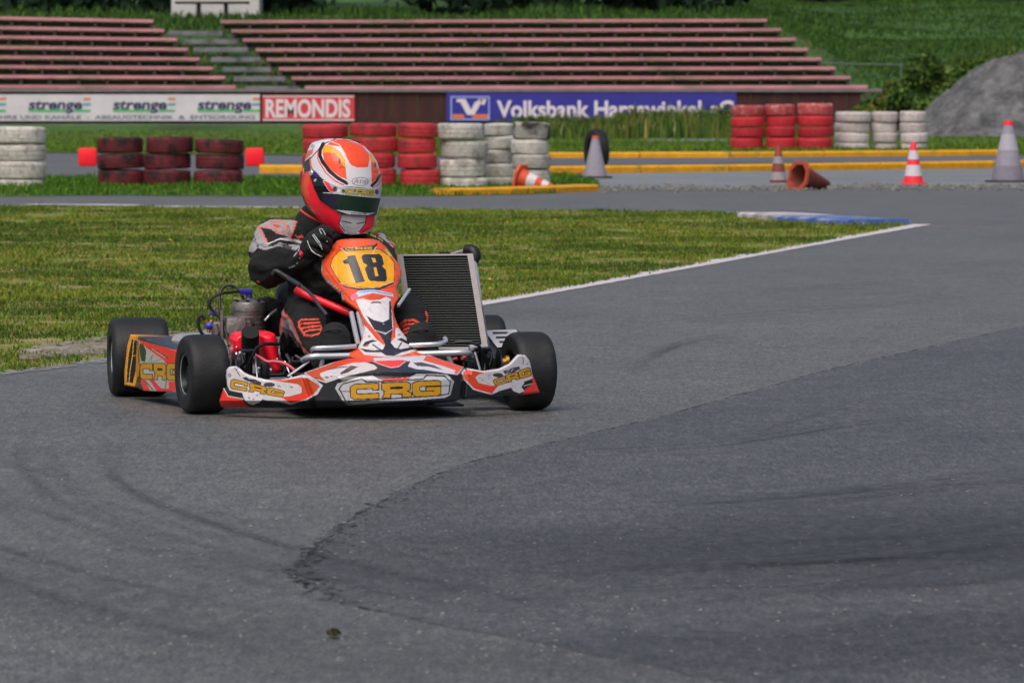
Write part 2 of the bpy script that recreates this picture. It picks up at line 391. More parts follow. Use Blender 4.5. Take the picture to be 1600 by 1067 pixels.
b.build("asphalt_crumbs", mk("crumb_tar", C('3a3c40'), .9), kind='stuff', smooth=False)
b = MB()
for i in range(420):                                           # light grit scattered on the track
    u = random.uniform(-50, 1650); v = random.triangular(640, 1070, 1000); q = G(u, v, .001); s = random.uniform(.0012, .0035)
    b.box(q, (s * 2, s * 2.4, s), Matrix.Rotation(random.uniform(0, 3), 3, 'Z'))
b.build("track_grit", mk("grit_pale", C('9a9a96'), .9), kind='stuff', smooth=False)
# rubber laid down along the racing line: broad soft bands, denser in the middle
def rubber(name, pts, wd, dens, z, na=13):
    P = [G(u, v) for u, v in pts]; Q = []
    for i in range(len(P) - 1):
        p0, p1, p2, p3 = P[max(i - 1, 0)], P[i], P[i + 1], P[min(i + 2, len(P) - 1)]
        for q in range(16):
            t = q / 16; Q.append(.5 * ((2 * p1) + (p2 - p0) * t + (2 * p0 - 5 * p1 + 4 * p2 - p3) * t * t + (3 * p1 - p0 - 3 * p2 + p3) * t ** 3))
    V, Fs, A = [], [], []
    for i, q in enumerate(Q):
        d = (Q[min(i + 1, len(Q) - 1)] - Q[max(i - 1, 0)]).normalized(); nr = Vector((-d.y, d.x, 0)); e = min(1, min(i, len(Q) - 1 - i) / (.42 * len(Q)))
        for j in range(na):
            s = j / (na - 1) * 2 - 1; V.append((q.x + nr.x * s * wd / 2, q.y + nr.y * s * wd / 2, z)); A.append([dens * (1 - s * s) ** 1.5 * e] * 3)
    for i in range(len(Q) - 1):
        for j in range(na - 1): Fs.append((i * na + j, (i + 1) * na + j, (i + 1) * na + j + 1, i * na + j + 1))
    m = mk(name, C('303234'), .6, spec=.6); n, l = m.node_tree.nodes, m.node_tree.links
    a = n.new("ShaderNodeAttribute"); a.attribute_name = "Col"; tc = n.new("ShaderNodeTexCoord"); mp = n.new("ShaderNodeMapping"); mp.inputs["Scale"].default_value = (1, .6, 1); t = n.new("ShaderNodeTexNoise"); t.inputs["Scale"].default_value = 26; t.inputs["Detail"].default_value = 8; t.inputs["Roughness"].default_value = .75
    l.new(tc.outputs["Object"], mp.inputs[0]); l.new(mp.outputs[0], t.inputs["Vector"]); r = n.new("ShaderNodeMapRange"); r.inputs[1].default_value = .36; r.inputs[2].default_value = .66; r.inputs[3].default_value = .45; r.inputs[4].default_value = 1.3; l.new(t.outputs["Fac"], r.inputs[0])
    x = n.new("ShaderNodeMath"); x.operation = 'MULTIPLY'; l.new(a.outputs["Fac"], x.inputs[0]); l.new(r.outputs[0], x.inputs[1]); l.new(x.outputs[0], n["Principled BSDF"].inputs["Alpha"])
    link(name, npmesh(name, np.array(V), np.array(Fs), np.array(A)), m, kind='structure')
rubber("rubber_band", [(2600, 690), (1900, 790), (1500, 840), (1150, 872), (850, 900), (560, 950)], 2.3, .42, .0028)
rubber("rubber_band", [(2600, 800), (2000, 930), (1500, 1000), (1000, 1030), (500, 1010)], 1.1, .30, .0032)
rubber("rubber_band", [(-700, 760), (-300, 830), (60, 930), (500, 1010), (1000, 1090), (1400, 1140)], 1.1, .18, .0036)
rs = random.Random(3)
for i in range(20):                                            # single tyre marks swinging round the corner
    s = rs.uniform(-.25, 1.15); o = rs.uniform(-110, 110)
    pts = [(150 - 260 * s + o, 640 + 20 * s), (70 - 240 * s + o, 690 + 60 * s), (150 - 220 * s, 760 + 85 * s + o * .3), (420 - 160 * s, 850 + 95 * s + o * .4), (800 - 100 * s, 930 + 100 * s + o * .5), (1250 - 60 * s, 985 + 110 * s + o * .6)]
    a = rs.randint(0, 1); pts = pts[a:a + rs.randint(4, 5)]
    rubber("tyre_mark", pts, rs.uniform(.03, .09), rs.uniform(.07, .20), .0040 + .0002 * i, 5)
for i in range(14):                                            # and long straight ones on the darker asphalt
    v0 = rs.uniform(690, 1010); u0 = rs.uniform(620, 1100) + (v0 - 700) * .3
    rubber("tyre_mark", [(u0, v0 + 14), (u0 + 250, v0 - rs.uniform(0, 12)), (u0 + 520, v0 - rs.uniform(10, 40)), (u0 + 900, v0 - rs.uniform(40, 90))], rs.uniform(.05, .16), rs.uniform(.18, .42), .0096 + .0002 * i, 5)
for i, P in enumerate(([(1180, 522), (1090, 532), (1020, 556), (985, 590)], [(1160, 530), (1060, 540), (1010, 570)], [(1700, 455), (1400, 475), (1100, 500), (900, 520)], [(1600, 430), (1300, 448), (1050, 470)], [(1500, 690), (1350, 640), (1250, 655), (1150, 700)])): rubber("tyre_mark", P, .08, .24, .0126 + .0002 * i, 5)
# infield grass, its white edge line and the tip kerb
edge = [(-900, 700), (-400, 632), (-150, 602), (0, 583), (90, 572), (165, 561), (320, 541), (450, 521), (600, 498), (750, 473), (900, 447), (1000, 429), (1100, 411), (1200, 393), (1300, 375), (1380, 361), (1436, 351)]
back = [(1425, 350), (1380, 350), (1310, 347), (1240, 343), (1165, 334), (1120, 331), (900, 329), (700, 326), (560, 325), (300, 323), (0, 321), (-500, 321), (-1400, 321)]
infield = gp(edge + back)
sheet("infield_turf", infield, .0022, M['turf'], jitter=.02, sub=.4)
M['whiteline'] = worn("line_paint_white", C('c8c2c6'), .28, .40, 22)
M['whiteworn'] = worn("line_paint_worn", C('9c9a9a'), .42, .6, 14)
strip("edge_line", [(480, 520), (600, 501)] + edge[9:], .15, .0036, M['whiteline'], side=-.2, jitter=.05)
strip("edge_line", edge[1:8], .12, .0036, M['whiteworn'], side=-.2, jitter=.25)
M['whitekerb'] = mk("kerb_paint_white", C('c9bfc2'), .7, second=C('7b787c'), vs_=5, mix=(.48, .62), var=.12)
M['bluekerb'] = mk("kerb_paint_blue", C('4a66a4'), .7, second=C('9aa0ae'), vs_=5, mix=(.48, .64), var=.15)
M['yellowkerb'] = mk("kerb_paint_yellow", C('d79a0c'), .65, second=C('8f7a3a'), vs_=3, mix=(.58, .7), var=.2, bump=.4, bs=12)
def kerb(name, pts, wd, h, mat, seg=1.0, gap=.02, alt=None):  # kerbstones laid end to end, top chamfered
    P = [G(u, v) for u, v in pts]; b = MB(); k = 0; L = 0.
    for a, c in zip(P, P[1:]):
        n = max(1, round((c - a).length / seg)); d = (c - a).normalized(); nr = Vector((-d.y, d.x, 0))
        for i in range(n):
            s, e = a.lerp(c, i / n) + d * gap / 2, a.lerp(c, (i + 1) / n) - d * gap / 2
            hh = h * (1 + .08 * mnoise.noise(s * 2.7)); sw = .012 * mnoise.noise(s * 1.9)
            prof = [(0, -.03), (0, hh * .75), (.03, hh), (wd - .03, hh), (wd, hh * .75), (wd, -.03)]
            vs_ = [q + nr * (o + sw) + Vector((0, 0, z)) for q in (s, e) for o, z in prof]; m = len(prof)
            b.add(vs_, [(j, j + 1, m + j + 1, m + j) for j in range(m - 1)] + [tuple(range(m))[::-1], tuple(range(m, 2 * m))], (k % 2) if alt else 0); k += 1
    me = b.mesh(name, False, [mat] + ([alt] if alt else [])); return link(name, me, None if alt else None, kind='structure')
kerb("tip_kerb", [(1424, 351.5), (1372, 349), (1310, 344.8)], .6, .05, M['bluekerb'], 9, .01)
kerb("tip_kerb", [(1309, 344.7), (1236, 340.3)], .5, .05, M['whitekerb'], 9, .01)
strip("edge_line", [(40, 320), (220, 321)], .35, .0036, M['whiteline'], jitter=.4, step=.3)
strip("edge_line", [(235, 323), (560, 325)], .3, .0036, M['whiteline'], jitter=.4, step=.3)
strip("edge_line", [(1125, 332), (1175, 334)], .4, .0036, M['whiteline'], jitter=.4, step=.3)
M['redworn'] = worn("line_paint_red", C('b46a63'), .4, .65, 5)
strip("edge_line", [(1432, 357), (1528, 356)], .12, .0036, M['redworn'], jitter=.3)

# tracks and verges beyond the infield
verge = gp([(-900, 307), (0, 307.5), (180, 306), (400, 307), (560, 306.5), (700, 307), (860, 303), (938, 293), (925, 281), (890, 275), (862, 273), (700, 274), (520, 277), (375, 279), (200, 277), (60, 278), (-900, 278)])
sheet("verge_turf", verge, .004, M['verge'], jitter=.12, sub=.5)
sheet("pale_track", gp([(940, 295), (1180, 294), (1600, 290), (2300, 288), (2300, 258), (1600, 264), (1240, 268), (930, 272), (895, 275), (930, 281)]), .008, M['fartrack'], jitter=.08, sub=.5)
sheet("dark_track", gp([(420, 258), (860, 259), (1600, 252), (2400, 246), (2400, 238), (1600, 241), (860, 247), (420, 247)]), .008, M['darktrack'])
sheet("far_verge", [Vector((-60, 87.5, 0)), Vector((-8, 88.5, 0)), Vector((0, 83, 0)), Vector((8, 84.5, 0)), Vector((60, 90, 0)), Vector((60, 134.4, 0)), Vector((-60, 134.4, 0))], .012, M['verge'], jitter=.2, sub=1.)
M['concrete'] = mk("pale_concrete", C('85868a'), .9, var=.2, vs_=2)
sheet("concrete_path", gp([(1008, 222), (1150, 222), (1150, 218.5), (1008, 218.5)]), .02, M['concrete'])
kerb("yellow_kerb", [(860, 272), (1140, 269), (1600, 262), (2200, 252)], .33, .10, M['yellowkerb'], 1.6)
kerb("yellow_kerb", [(404, 271), (520, 271)], .35, .11, M['yellowkerb'], 1.2)
kerb("yellow_kerb", [(858, 248), (1140, 247.5), (1575, 244)], .33, .10, M['yellowkerb'], 1.6)
kerb("yellow_kerb", [(703, 306), (800, 304), (872, 301.5), (936, 299)], .30, .075, M['yellowkerb'], 1.0)
M['stone'] = mk("grit", C('7b7a76'), .9, var=.4, vs_=30)
b = MB()
for i in range(900):
    u = random.uniform(940, 1700); v = random.gauss(294.5 if u < 1250 else 292.5, 2.0); q = G(u, v, .012); s = random.uniform(.008, .035) * (1.6 if random.random() < .08 else 1)
    b.box(q, (s * random.uniform(.8, 1.8), s * random.uniform(.8, 1.8), s), Matrix.Rotation(random.uniform(0, 3), 3, 'Z') @ Matrix.Rotation(random.uniform(-.5, .5), 3, 'X'))
b.build("gravel", M['stone'], kind='stuff', smooth=False)

# ------------------------------------------------------------------ grass and leaves
def blades(name, P, h, wd, cols, mat=None, lean=.5, kind='stuff', label=None):
    n = len(P); a = rng.uniform(0, 2 * math.pi, n); ln = rng.uniform(0, lean, n) * h; b_ = rng.uniform(0, 2 * math.pi, n)
    dx, dy = np.cos(a) * wd / 2, np.sin(a) * wd / 2
    tip = P + np.stack([np.cos(b_) * ln, np.sin(b_) * ln, h], -1)
    mid = P + np.stack([np.cos(b_) * ln * .35, np.sin(b_) * ln * .35, h * .6], -1)
    off = np.stack([dx, dy, np.zeros(n)], -1)
    V = np.stack([P - off, P + off, mid + off * .8, mid - off * .8, tip], 1).reshape(-1, 3)
    i5 = np.arange(n)[:, None] * 5
    F3 = np.concatenate([i5 + [0, 1, 2], i5 + [0, 2, 3], i5 + [3, 2, 4]])
    me = npmesh(name, V, F3, np.repeat(cols, 5, 0)); return link(name, me, mat or M['blade'], kind=kind, label=label)
def ninfo(P, s, seed=0.):
    return np.array([mnoise.fractal(Vector((x * s + seed, y * s - seed, 0)), 1., 2., 3) for x, y in P[:, :2]])
def sample(polyv, n, wfn=None):
    A = np.array([(p.x, p.y) for p in polyv]); lo, hi = A.min(0), A.max(0); out = []; tot = 0
    while tot < n:
        p = rng.uniform(lo, hi, (n * 3, 2)); p = p[inpoly(p[:, 0], p[:, 1], A)]
        if wfn is not None: p = p[rng.uniform(0, 1, len(p)) < wfn(p)]
        out.append(p); tot += len(p)
    return np.concatenate(out)[:n]
def mixcol(pal, n, t=None):
    pal = np.array([C(c) for c in pal]); i = rng.integers(0, len(pal), n); return pal[i] * rng.uniform(.75, 1.25, (n, 1))
clip = [p for p in gp([(-850, 694), (-400, 633), (-150, 603), (0, 584), (90, 573), (165, 562), (320, 542), (450, 522), (600, 499), (750, 474), (900, 448), (1100, 412), (1300, 376), (1420, 352.5)] + [(1375, 351), (1310, 349), (1240, 344), (1165, 336), (1120, 332), (900, 330), (560, 327), (0, 323), (-850, 323)])]
P = sample(clip, 440000, lambda p: np.clip((26 / np.maximum(p[:, 1], 1)) ** 1.6, .18, 1))
# thin places: soil by the kart's entry to the corner
d1, d2 = ninfo(P, .9), ninfo(P, 3.1, 7)
soil = np.exp(-(((P[:, 0] + 1.45) / .55) ** 2 + ((P[:, 1] - 22.0) / 1.2) ** 2))
keep = (d1 * .75 + d2 * .9 - soil * 1.3) > -.30 + rng.normal(0, .08, len(P))
P, d1, d2 = P[keep], d1[keep], d2[keep]
n = len(P); cols = mixcol(['5c6e22', '667a24', '7a822f', '506427', '827f42', '4a5c20'], n)
d5 = ninfo(P, .45, 31); t = np.clip(.5 + d5 * 2.6 + d1 * .8, 0, 1)[:, None]; cols = cols * ((1 - t) * np.array([1.28, 1.22, .95]) + t * np.array([.50, .66, .52]))
dry = (rng.uniform(0, 1, n) < np.clip(.13 - d2 * 1.0 - d1 * .95, .02, .85)); cols[dry] = mixcol(['93844c', 'a38f5e', '7d6c42', '8a6f4a'], dry.sum())
hh = rng.uniform(.006, .019, n) * np.clip(1 + d2 * 1.7 + d1 * .8, .25, 2.6)
tall = rng.uniform(0, 1, n) < .004; hh[tall] *= 2.4
blades("infield_grass", np.column_stack([P, np.full(n, .004)]), hh, rng.uniform(.0035, .007, n) * np.clip(P[:, 1] / 24, 1, 1.6), cols, lean=.8)
# small broad-leaved weeds and yellow flowers in the turf
P = sample(clip, 3800); n = len(P); base = np.repeat(P, 7, 0) + rng.normal(0, .03, (n * 7, 2))
blades("infield_clover", np.column_stack([base, np.full(len(base), .006)]), rng.uniform(.010, .028, len(base)), rng.uniform(.008, .015, len(base)), np.repeat(mixcol(['4c6a20', '5a7a26', '67832e'], n), 7, 0), lean=1.2)
P = sample(clip, 45); blades("infield_flowers", np.column_stack([P, np.full(45, .03)]), np.full(45, .013), np.full(45, .02), mixcol(['c9a81a', 'd0b030'], 45), lean=.4)
# clods along the bare edge
b = MB()
for i in range(420):
    u = random.uniform(40, 330); v = 566 - u * .095 - abs(random.gauss(0, 7)); q = G(u, v, .008); s = random.uniform(.01, .05)
    b.box(q, (s * 2, s * 1.6, s * .7), Matrix.Rotation(random.uniform(0, 3), 3, 'Z') @ Matrix.Rotation(random.uniform(-.4, .4), 3, 'X'), bev=s * .15)
M['soil'] = mk("dry_soil", C('77705f'), .95, second=C('8d8a84'), vs_=6, var=.35)
b.build("soil_clods", M['soil'], kind='stuff', smooth=False)
P = sample(verge, 42000); n = len(P); d2 = ninfo(P, 1.3); blades("verge_grass", np.column_stack([P, np.full(n, .006)]), rng.uniform(.02, .055, n) * np.clip(1 + d2, .4, 1.9), rng.uniform(.012, .022, n), mixcol(['3f6418', '4a721c', '58801f', '35551a'], n), lean=.6)
fv = [Vector((-16, 88.3, 0)), Vector((-8, 89, 0)), Vector((0, 83.5, 0)), Vector((8, 85, 0)), Vector((16, 88, 0)), Vector((17, 134, 0)), Vector((-17, 134, 0))]
P = sample(fv, 60000, lambda p: np.clip((95 / p[:, 1]) ** 4, 0, 1)); n = len(P); d2 = ninfo(P, .5)
blades("far_verge_grass", np.column_stack([P, np.full(n, .01)]), rng.uniform(.02, .055, n) * np.clip(1 + d2, .5, 1.8), rng.uniform(.02, .04, n), mixcol(['4a661a', '5a7a20', '688526', '405c1a'], n), lean=.6)
def leaf_cloud(name, blobs, n, size, pal, parent=None, **kw):    # blobs: (centre, radii)
    vol = np.array([r[0] * r[1] * r[2] for c, r in blobs]); k = rng.choice(len(blobs), n, p=vol / vol.sum())
    d = rng.normal(size=(n, 3)); d /= np.linalg.norm(d, axis=1)[:, None]; rad = rng.uniform(.45, 1, n) ** .6
    ce = np.array([c for c, r in blobs])[k]; ra = np.array([r for c, r in blobs])[k]
    p = ce + d * ra * rad[:, None]; p += rng.normal(0, .06, p.shape) * ra
    a = rng.normal(size=(n, 3)); a /= np.linalg.norm(a, axis=1)[:, None]; b_ = np.cross(a, rng.normal(size=(n, 3))); b_ /= np.linalg.norm(b_, axis=1)[:, None]
    s = rng.uniform(.6, 1.3, n)[:, None] * size
    V = np.stack([p - a * s, p + b_ * s * .55, p + a * s, p - b_ * s * .55], 1).reshape(-1, 3)
    F = np.arange(n * 4).reshape(-1, 4); cc = mixcol(pal, n) * (1 + .25 * rng.normal(size=(len(blobs), 1)).clip(-1, 1)[k])
    return link(name, npmesh(name, V, F, np.repeat(cc.clip(0, 1), 4, 0)), M['leaf'], parent, **kw)
# the bank of tall weeds before the blue board
P = np.column_stack([rng.uniform(-1.5, 6.4, 26000), rng.normal(122, 4.5, 26000)]); P = P[(P[:, 1] < 133.5) & (P[:, 1] > 112)]; n = len(P); d2 = ninfo(P, .45); d3 = ninfo(P, 1.2, 3)
hump = np.clip(1 - np.abs((P[:, 0] - 2.6) / 4.2) ** 4, .1, 1)
hw = np.clip(np.interp(P[:, 0], [0, 2.2, 3.4, 4.4, 6.4], [.30, .34, .52, .50, .40]) + d2 * .26 + d3 * .30, .10, .95) * hump * rng.uniform(.5, 1.05, n)
cw = mixcol(['3a5a1e', '2f4d1b', '4a6626', '60702c', '75703a'], n); pale = rng.uniform(0, 1, n) < .03; cw[pale] = mixcol(['b9b083', 'a89e60'], pale.sum())
blades("weeds", np.column_stack([P, np.full(n, .0)]), hw, rng.uniform(.03, .075, n), cw, lean=.35)
bl = []
for i in range(46):
    x = random.uniform(-.2, 6.1); y = random.uniform(117, 130); t = float(np.interp(x, [0, 2.2, 3.4, 4.4, 6.4], [.22, .26, .42, .40, .3])) + .30 * abs(mnoise.noise(Vector((x * .9, y * .4, 2)))) * 2
    bl.append(((x, y, t * .45), (random.uniform(.25, .6), .5, t * random.uniform(.5, .8))))
leaf_cloud("weed_leaves", bl, 9000, .055, ['3a5a1e', '2c4a1a', '4a6426', '5a6628'], kind='stuff')
# hillside and tufts between the benches
P = np.column_stack([rng.uniform(-18, 18, 36000), rng.uniform(136.2, 168, 36000)]); Pr = np.column_stack([rng.uniform(7.5, 20, 26000), rng.uniform(150, 196, 26000)]); P = np.concatenate([P, Pr]); n = len(P); zz = np.array([terr(x, y) for x, y in P])
d2 = ninfo(P, .3); ok = d2 > -.6
P, zz, d2 = P[ok], zz[ok], d2[ok]; n = len(P)
inner = (P[:, 1] < 146) & (P[:, 0] < 9)
hc = mixcol(['304c1e', '3d5f24', '4a6c26', '2b461c'], n); hc[inner] = mixcol(['4a5a28', '5f6a2c', '77733c', '46522c'], inner.sum())
blades("hillside_grass", np.column_stack([P, zz]), np.where(P[:, 0] > 7.5, rng.uniform(.05, .13, n), rng.uniform(.08, .26, n)) * np.clip(1 + d2, .5, 1.7), rng.uniform(.035, .07, n), hc, lean=.6)

# the wood behind the stand: only its dark foot shows
bl = []
for i in range(120):
    x = random.uniform(-32, 30); y = random.uniform(163.5, 178) if x < 6.3 else random.uniform(194, 206)
    bl.append(((x, y, terr(x, y) + random.uniform(.6, 6)), (random.uniform(1.4, 2.6), random.uniform(1.2, 2), random.uniform(1.2, 2.4))))
for i in range(60):
    x = random.uniform(-32, 32); y = 162.5 if x < 6.3 else 194
    bl.append(((x, y + random.uniform(-.5, .8), terr(x, y) + random.uniform(.2, .9)), (random.uniform(.9, 1.6), .9, random.uniform(.5, .9))))
leaf_cloud("woods", bl, 42000, .28, ['16281c', '1c3222', '223a20', '12201a'], kind='stuff')

# ================================================================== GRANDSTAND, BOARDS, TYRE WALLS, CONES
M['plank'] = mk("bench_paint_faded_red", C('cd8a95'), .85, second=C('a07c76'), vs_=1.2, mix=(.48, .66), var=.22, stretch=(.5, 3, 3), orand=.12)
M['benchleg'] = mk("bench_leg_wood", C('4c433e'), .9, var=.25)
M['wallboard'] = mk("wall_boards_red_brown", C('4a2624'), .85, second=C('33201f'), vs_=1.3, mix=(.4, .65), var=.25, stretch=(2, 1, .3))
M['cap'] = mk("wall_cap_grey", C('7d7376'), .85, var=.2, vs_=2)
ordn = ['bottom', 'second', 'third', 'fourth', 'fifth', 'sixth', 'seventh', 'top']
RV = [136.5, 122, 107.5, 93, 78, 62.5, 48.5, 34]
RL = [477, 456, 436, 417, 400, 380, 362, 345]; RR = [1355, 1328, 1305, 1283, 1262, 1243, 1220, 1198]
LR = [369, 352, 333, 312, 294, 277, 257, 240]
def bench(k, u0, u1, v0, v1, which):
    Y = 137.6 + 1.0 * k; a, b_ = at(u0, v0, Y), at(u1, v1, Y)
    o = empty("grandstand_bench", ((a.x + b_.x) / 2, Y, terr((a.x + b_.x) / 2, Y)), 0)
    mid = (a + b_) / 2; loc = Vector(o.location); L = b_.x - a.x; sl = math.atan2(b_.z - a.z, L)
    m = MB(); rot = Matrix.Rotation(-sl, 3, 'Y'); m.box(mid - loc + Vector((0, .0, 0)), (L, .34, .085), rot, bev=.012)
    st = m.build("seat_plank", M['plank'], o, smooth=False)
    m = MB(); m.box(mid - loc + Vector((0, .10, -.14)), (L - .1, .05, .13), rot); m.build("support_beam", M['benchleg'], o, smooth=False)
    n = max(2, round(L / .78)); leg0 = None
    for i in range(n + 1):
        x = -L / 2 + .06 + (L - .12) * i / n
        if leg0 is None:
            q = MB(); q.box((0, 0, -.24), (.085, .26, .40), bev=.006); leg0 = q.build("leg", M['benchleg'], o, smooth=False); lg = leg0
        else:
            lg = leg0.copy(); COL.objects.link(lg)
        p = mid - loc + rot @ Vector((x, 0, 0)); lg.location = p
    o['label'] = f"faded red plank bench, {ordn[k]} row of the {which}"
    o['category'] = "bench"; o['group'] = f"grandstand benches of the {which}"
for k in range(8):
    bench(k, RL[k], RR[k], RV[k] + .7, RV[k] - (1.3 if k > 5 else .3), "long block right of the grassy steps")
    bench(k, -420, LR[k], [135, 118, 101.5, 86, 70, 53, 37.5, 20][k] - 0, RV[k], "short block left of the grassy steps")
M['step'] = mk("step_concrete", C('7a7d82'), .9, second=C('4e5247'), vs_=1.5, mix=(.5, .65), var=.2)
for k, (v, u0, u1) in enumerate([(135.5, 384, 468), (120.5, 366, 446), (106, 348, 424), (90.5, 330, 408), (75, 303, 388), (62.5, 286, 372), (49.5, 262, 348)]):
    a, b_ = at(u0, v, 137.9 + k), at(u1, v, 137.9 + k); m = MB(); m.box(((a.x + b_.x) / 2, a.y, a.z - .06), (b_.x - a.x, .36, .13), bev=.015)
    m.build("concrete_step", M['step'], smooth=False, label=f"grey weathered concrete step, {['lowest', 'second from below', 'third from below', 'fourth', 'third from the top', 'second from the top', 'topmost'][k]} of the stairway between the benches", cat="step", group="steps of the grandstand stairway")
# retaining wall with its grey cap and the boards on it
WY = 135.3
def wp(u, v, dy=0.): return at(u, v, WY - dy)
a, b_ = wp(-1400, 146), wp(1345, 205)
wall = empty("retaining_wall", ((a.x + b_.x) / 2, WY, 0), 0, "red brown boarded retaining wall with a grey cap below the benches", "wall")
m = MB(); x0, x1 = a.x, b_.x; xx = x0
while xx < x1:
    ww = min(.62 + random.uniform(-.05, .05), x1 - xx); m.box((xx + ww / 2 - wall.location.x, .05 + random.uniform(0, .012), .52), (ww - .015, .09, 1.0)); xx += ww
m.build("board_face", M['wallboard'], wall, smooth=False)
c1 = wp(1378, 142); m = MB(); m.box(((x0 + c1.x) / 2 - wall.location.x, .09, 1.07), (c1.x - x0, .34, .085), bev=.012); m.build("cap", M['cap'], wall, smooth=False)
m = MB(); c2 = wp(470, 200); m.box(((x0 + c2.x) / 2 - wall.location.x, -.04, .08), (c2.x - x0, .12, .2), bev=.015); m.build("footing", M['concrete'], wall, smooth=False)

def text_mesh(s, size, bold=0., shear=0., ext=.002, width=None, space=1.):
    cu = bpy.data.curves.new("lettering", 'FONT'); cu.body = s; cu.size = size; cu.offset = bold; cu.shear = shear; cu.extrude = ext; cu.space_character = space
    cu.align_x = 'LEFT'; cu.resolution_u = 4
    o = bpy.data.objects.new("lettering", cu); COL.objects.link(o); bpy.context.view_layer.update()
    me = bpy.data.meshes.new_from_object(o.evaluated_get(bpy.context.evaluated_depsgraph_get())); bpy.data.objects.remove(o); bpy.data.curves.remove(cu)
    co = np.empty(len(me.vertices) * 3, np.float32); me.vertices.foreach_get("co", co); co = co.reshape(-1, 3)
    co[:, 0] -= co[:, 0].min()
    if width: co[:, 0] *= width / co[:, 0].max()
    me.vertices.foreach_set("co", co.ravel()); me.update(); return me
def flat(name, c, rough=.6, **k):
    if name not in M: M[name] = mk(name, C(c), rough, **k)
    return M[name]
def board(u0, u1, v0, v1, col, label, dy=.06, name="advertising_board"):
    a, b_ = wp(u0, v0, dy), wp(u1, v1, dy)
    o = empty(name, (a.x, a.y, b_.z), 0, label, "advertising board")
    m = MB(); W, H = b_.x - a.x, a.z - b_.z; m.box((W / 2, .012, H / 2), (W, .024, H), bev=.004); m.build("panel", col, o, smooth=False)
    s = 8000 / (WY - dy)
    def T(u, v): return ((u - u0) / s, -.004, (v1 - v) / s)
    def put(s_, u, v, hpx, mat, wpx=None, bold=0., shear=0., space=1.):  # baseline at v, cap height hpx
        me = text_mesh(s_, hpx / s / .70, bold, shear, .003, wpx / s if wpx else None, space); x, y, z = T(u, v)
        q = link("lettering", me, mat, o); q.location = (x, y, z); q.rotation_euler = (math.pi / 2, 0, 0); return q
    def shape(nm, polys, mat, off=0.):
        m = MB()
        for P in polys:
            n = len(P); f = [T(u, v) for u, v in P]; fr = [Vector((x, y - .004 - off, z)) for x, y, z in f]; bk = [Vector((x, .0, z)) for x, y, z in f]
            m.add(fr + bk, [tuple(range(n)), tuple(range(n, 2 * n))[::-1]] + [(i, i + n, (i + 1) % n + n, (i + 1) % n) for i in range(n)])
        return m.build(nm, mat, o, smooth=False)
    return o, put, shape
BW = flat("board_white", 'd6d2d8', var=.10, vs_=.8, bump=.6, bs=1.3); NAVY = flat("ink_navy", '383662'); GRN = flat("ink_green", '5fb877'); ORG = flat("ink_orange", 'd98a5a'); GRY = flat("ink_grey", '77748a'); TEAL = flat("ink_teal", '6f9fb4')
o, put, shape = board(-122, 406, 148, 189.5, BW, "long white advertising board lettered strenge, left of the red board")
g, gr, og, tl = [], [], [], []
for u in (-88, 44, 176, 308):
    put("strenge", u, 171.5, 16, NAVY, 84, .012, .12)
    g.append([(u, 171.5), (u + 60, 171.5), (u + 60, 175.5), (u, 175.5)]); g.append([(u + 72, 171.5), (u + 97, 171.5), (u + 97, 175.5), (u + 70, 175.5)])
    og.append([(u + 87, 153), (u + 98, 153), (u + 97, 157), (u + 86, 157)]); tl.append([(u + 86, 161.5), (u + 98, 161.5), (u + 97, 165.5), (u + 85, 165.5)])
shape("colour_bars", g, GRN); shape("colour_bars", og, ORG); shape("colour_bars", tl, TEAL)
put("REINIGEN  /  ROHRE UND KANÄLE  -  ABSAUGTECHNIK  &  ENTSORGUNG", -110, 186.5, 6, GRY, 508, .004)
RED = flat("board_red", 'd8414a', var=.06); OFF = flat("ink_white", 'e6dce4')
o, put, shape = board(410, 554, 149.5, 189.5, RED, "red advertising board lettered REMONDIS in white")
put("REMONDIS", 415, 183, 27, OFF, 132, .02)
shape("border", [[(410.5, 150), (553.5, 150), (553.5, 152), (410.5, 152)], [(410.5, 187), (553.5, 187), (553.5, 189), (410.5, 189)]], OFF)
BLU = flat("board_blue", '33309a', var=.10, vs_=.7, bump=.6, bs=1.3)
o, put, shape = board(698, 1151, 145, 190, BLU, "long blue advertising board with white bank lettering and emblem")
LB = flat("ink_lightblue", 'a9b6ea'); OR2 = flat("ink_bank_orange", 'e87a3a')
shape("emblem", [[(704, 151), (765, 151), (765, 153), (704, 153)], [(704, 186), (765, 186), (765, 188), (704, 188)], [(704, 153), (706, 153), (706, 186), (704, 186)], [(763, 153), (765, 153), (765, 186), (763, 186)]], LB)
shape("emblem", [[(714, 155), (727, 155), (736, 172), (742, 160), (755, 155), (741, 180), (730, 180), (719, 160), (713, 160)], [(746, 155), (760, 155), (757, 164), (753, 164), (750, 159)]], OFF)
shape("emblem", [[(707, 179), (724, 179), (727, 185), (707, 185)], [(740, 179), (763, 179), (763, 185), (737, 185)]], OR2)
put("Volksbank Harsewinkel eG", 776, 183, 25, OFF, 370, .018)

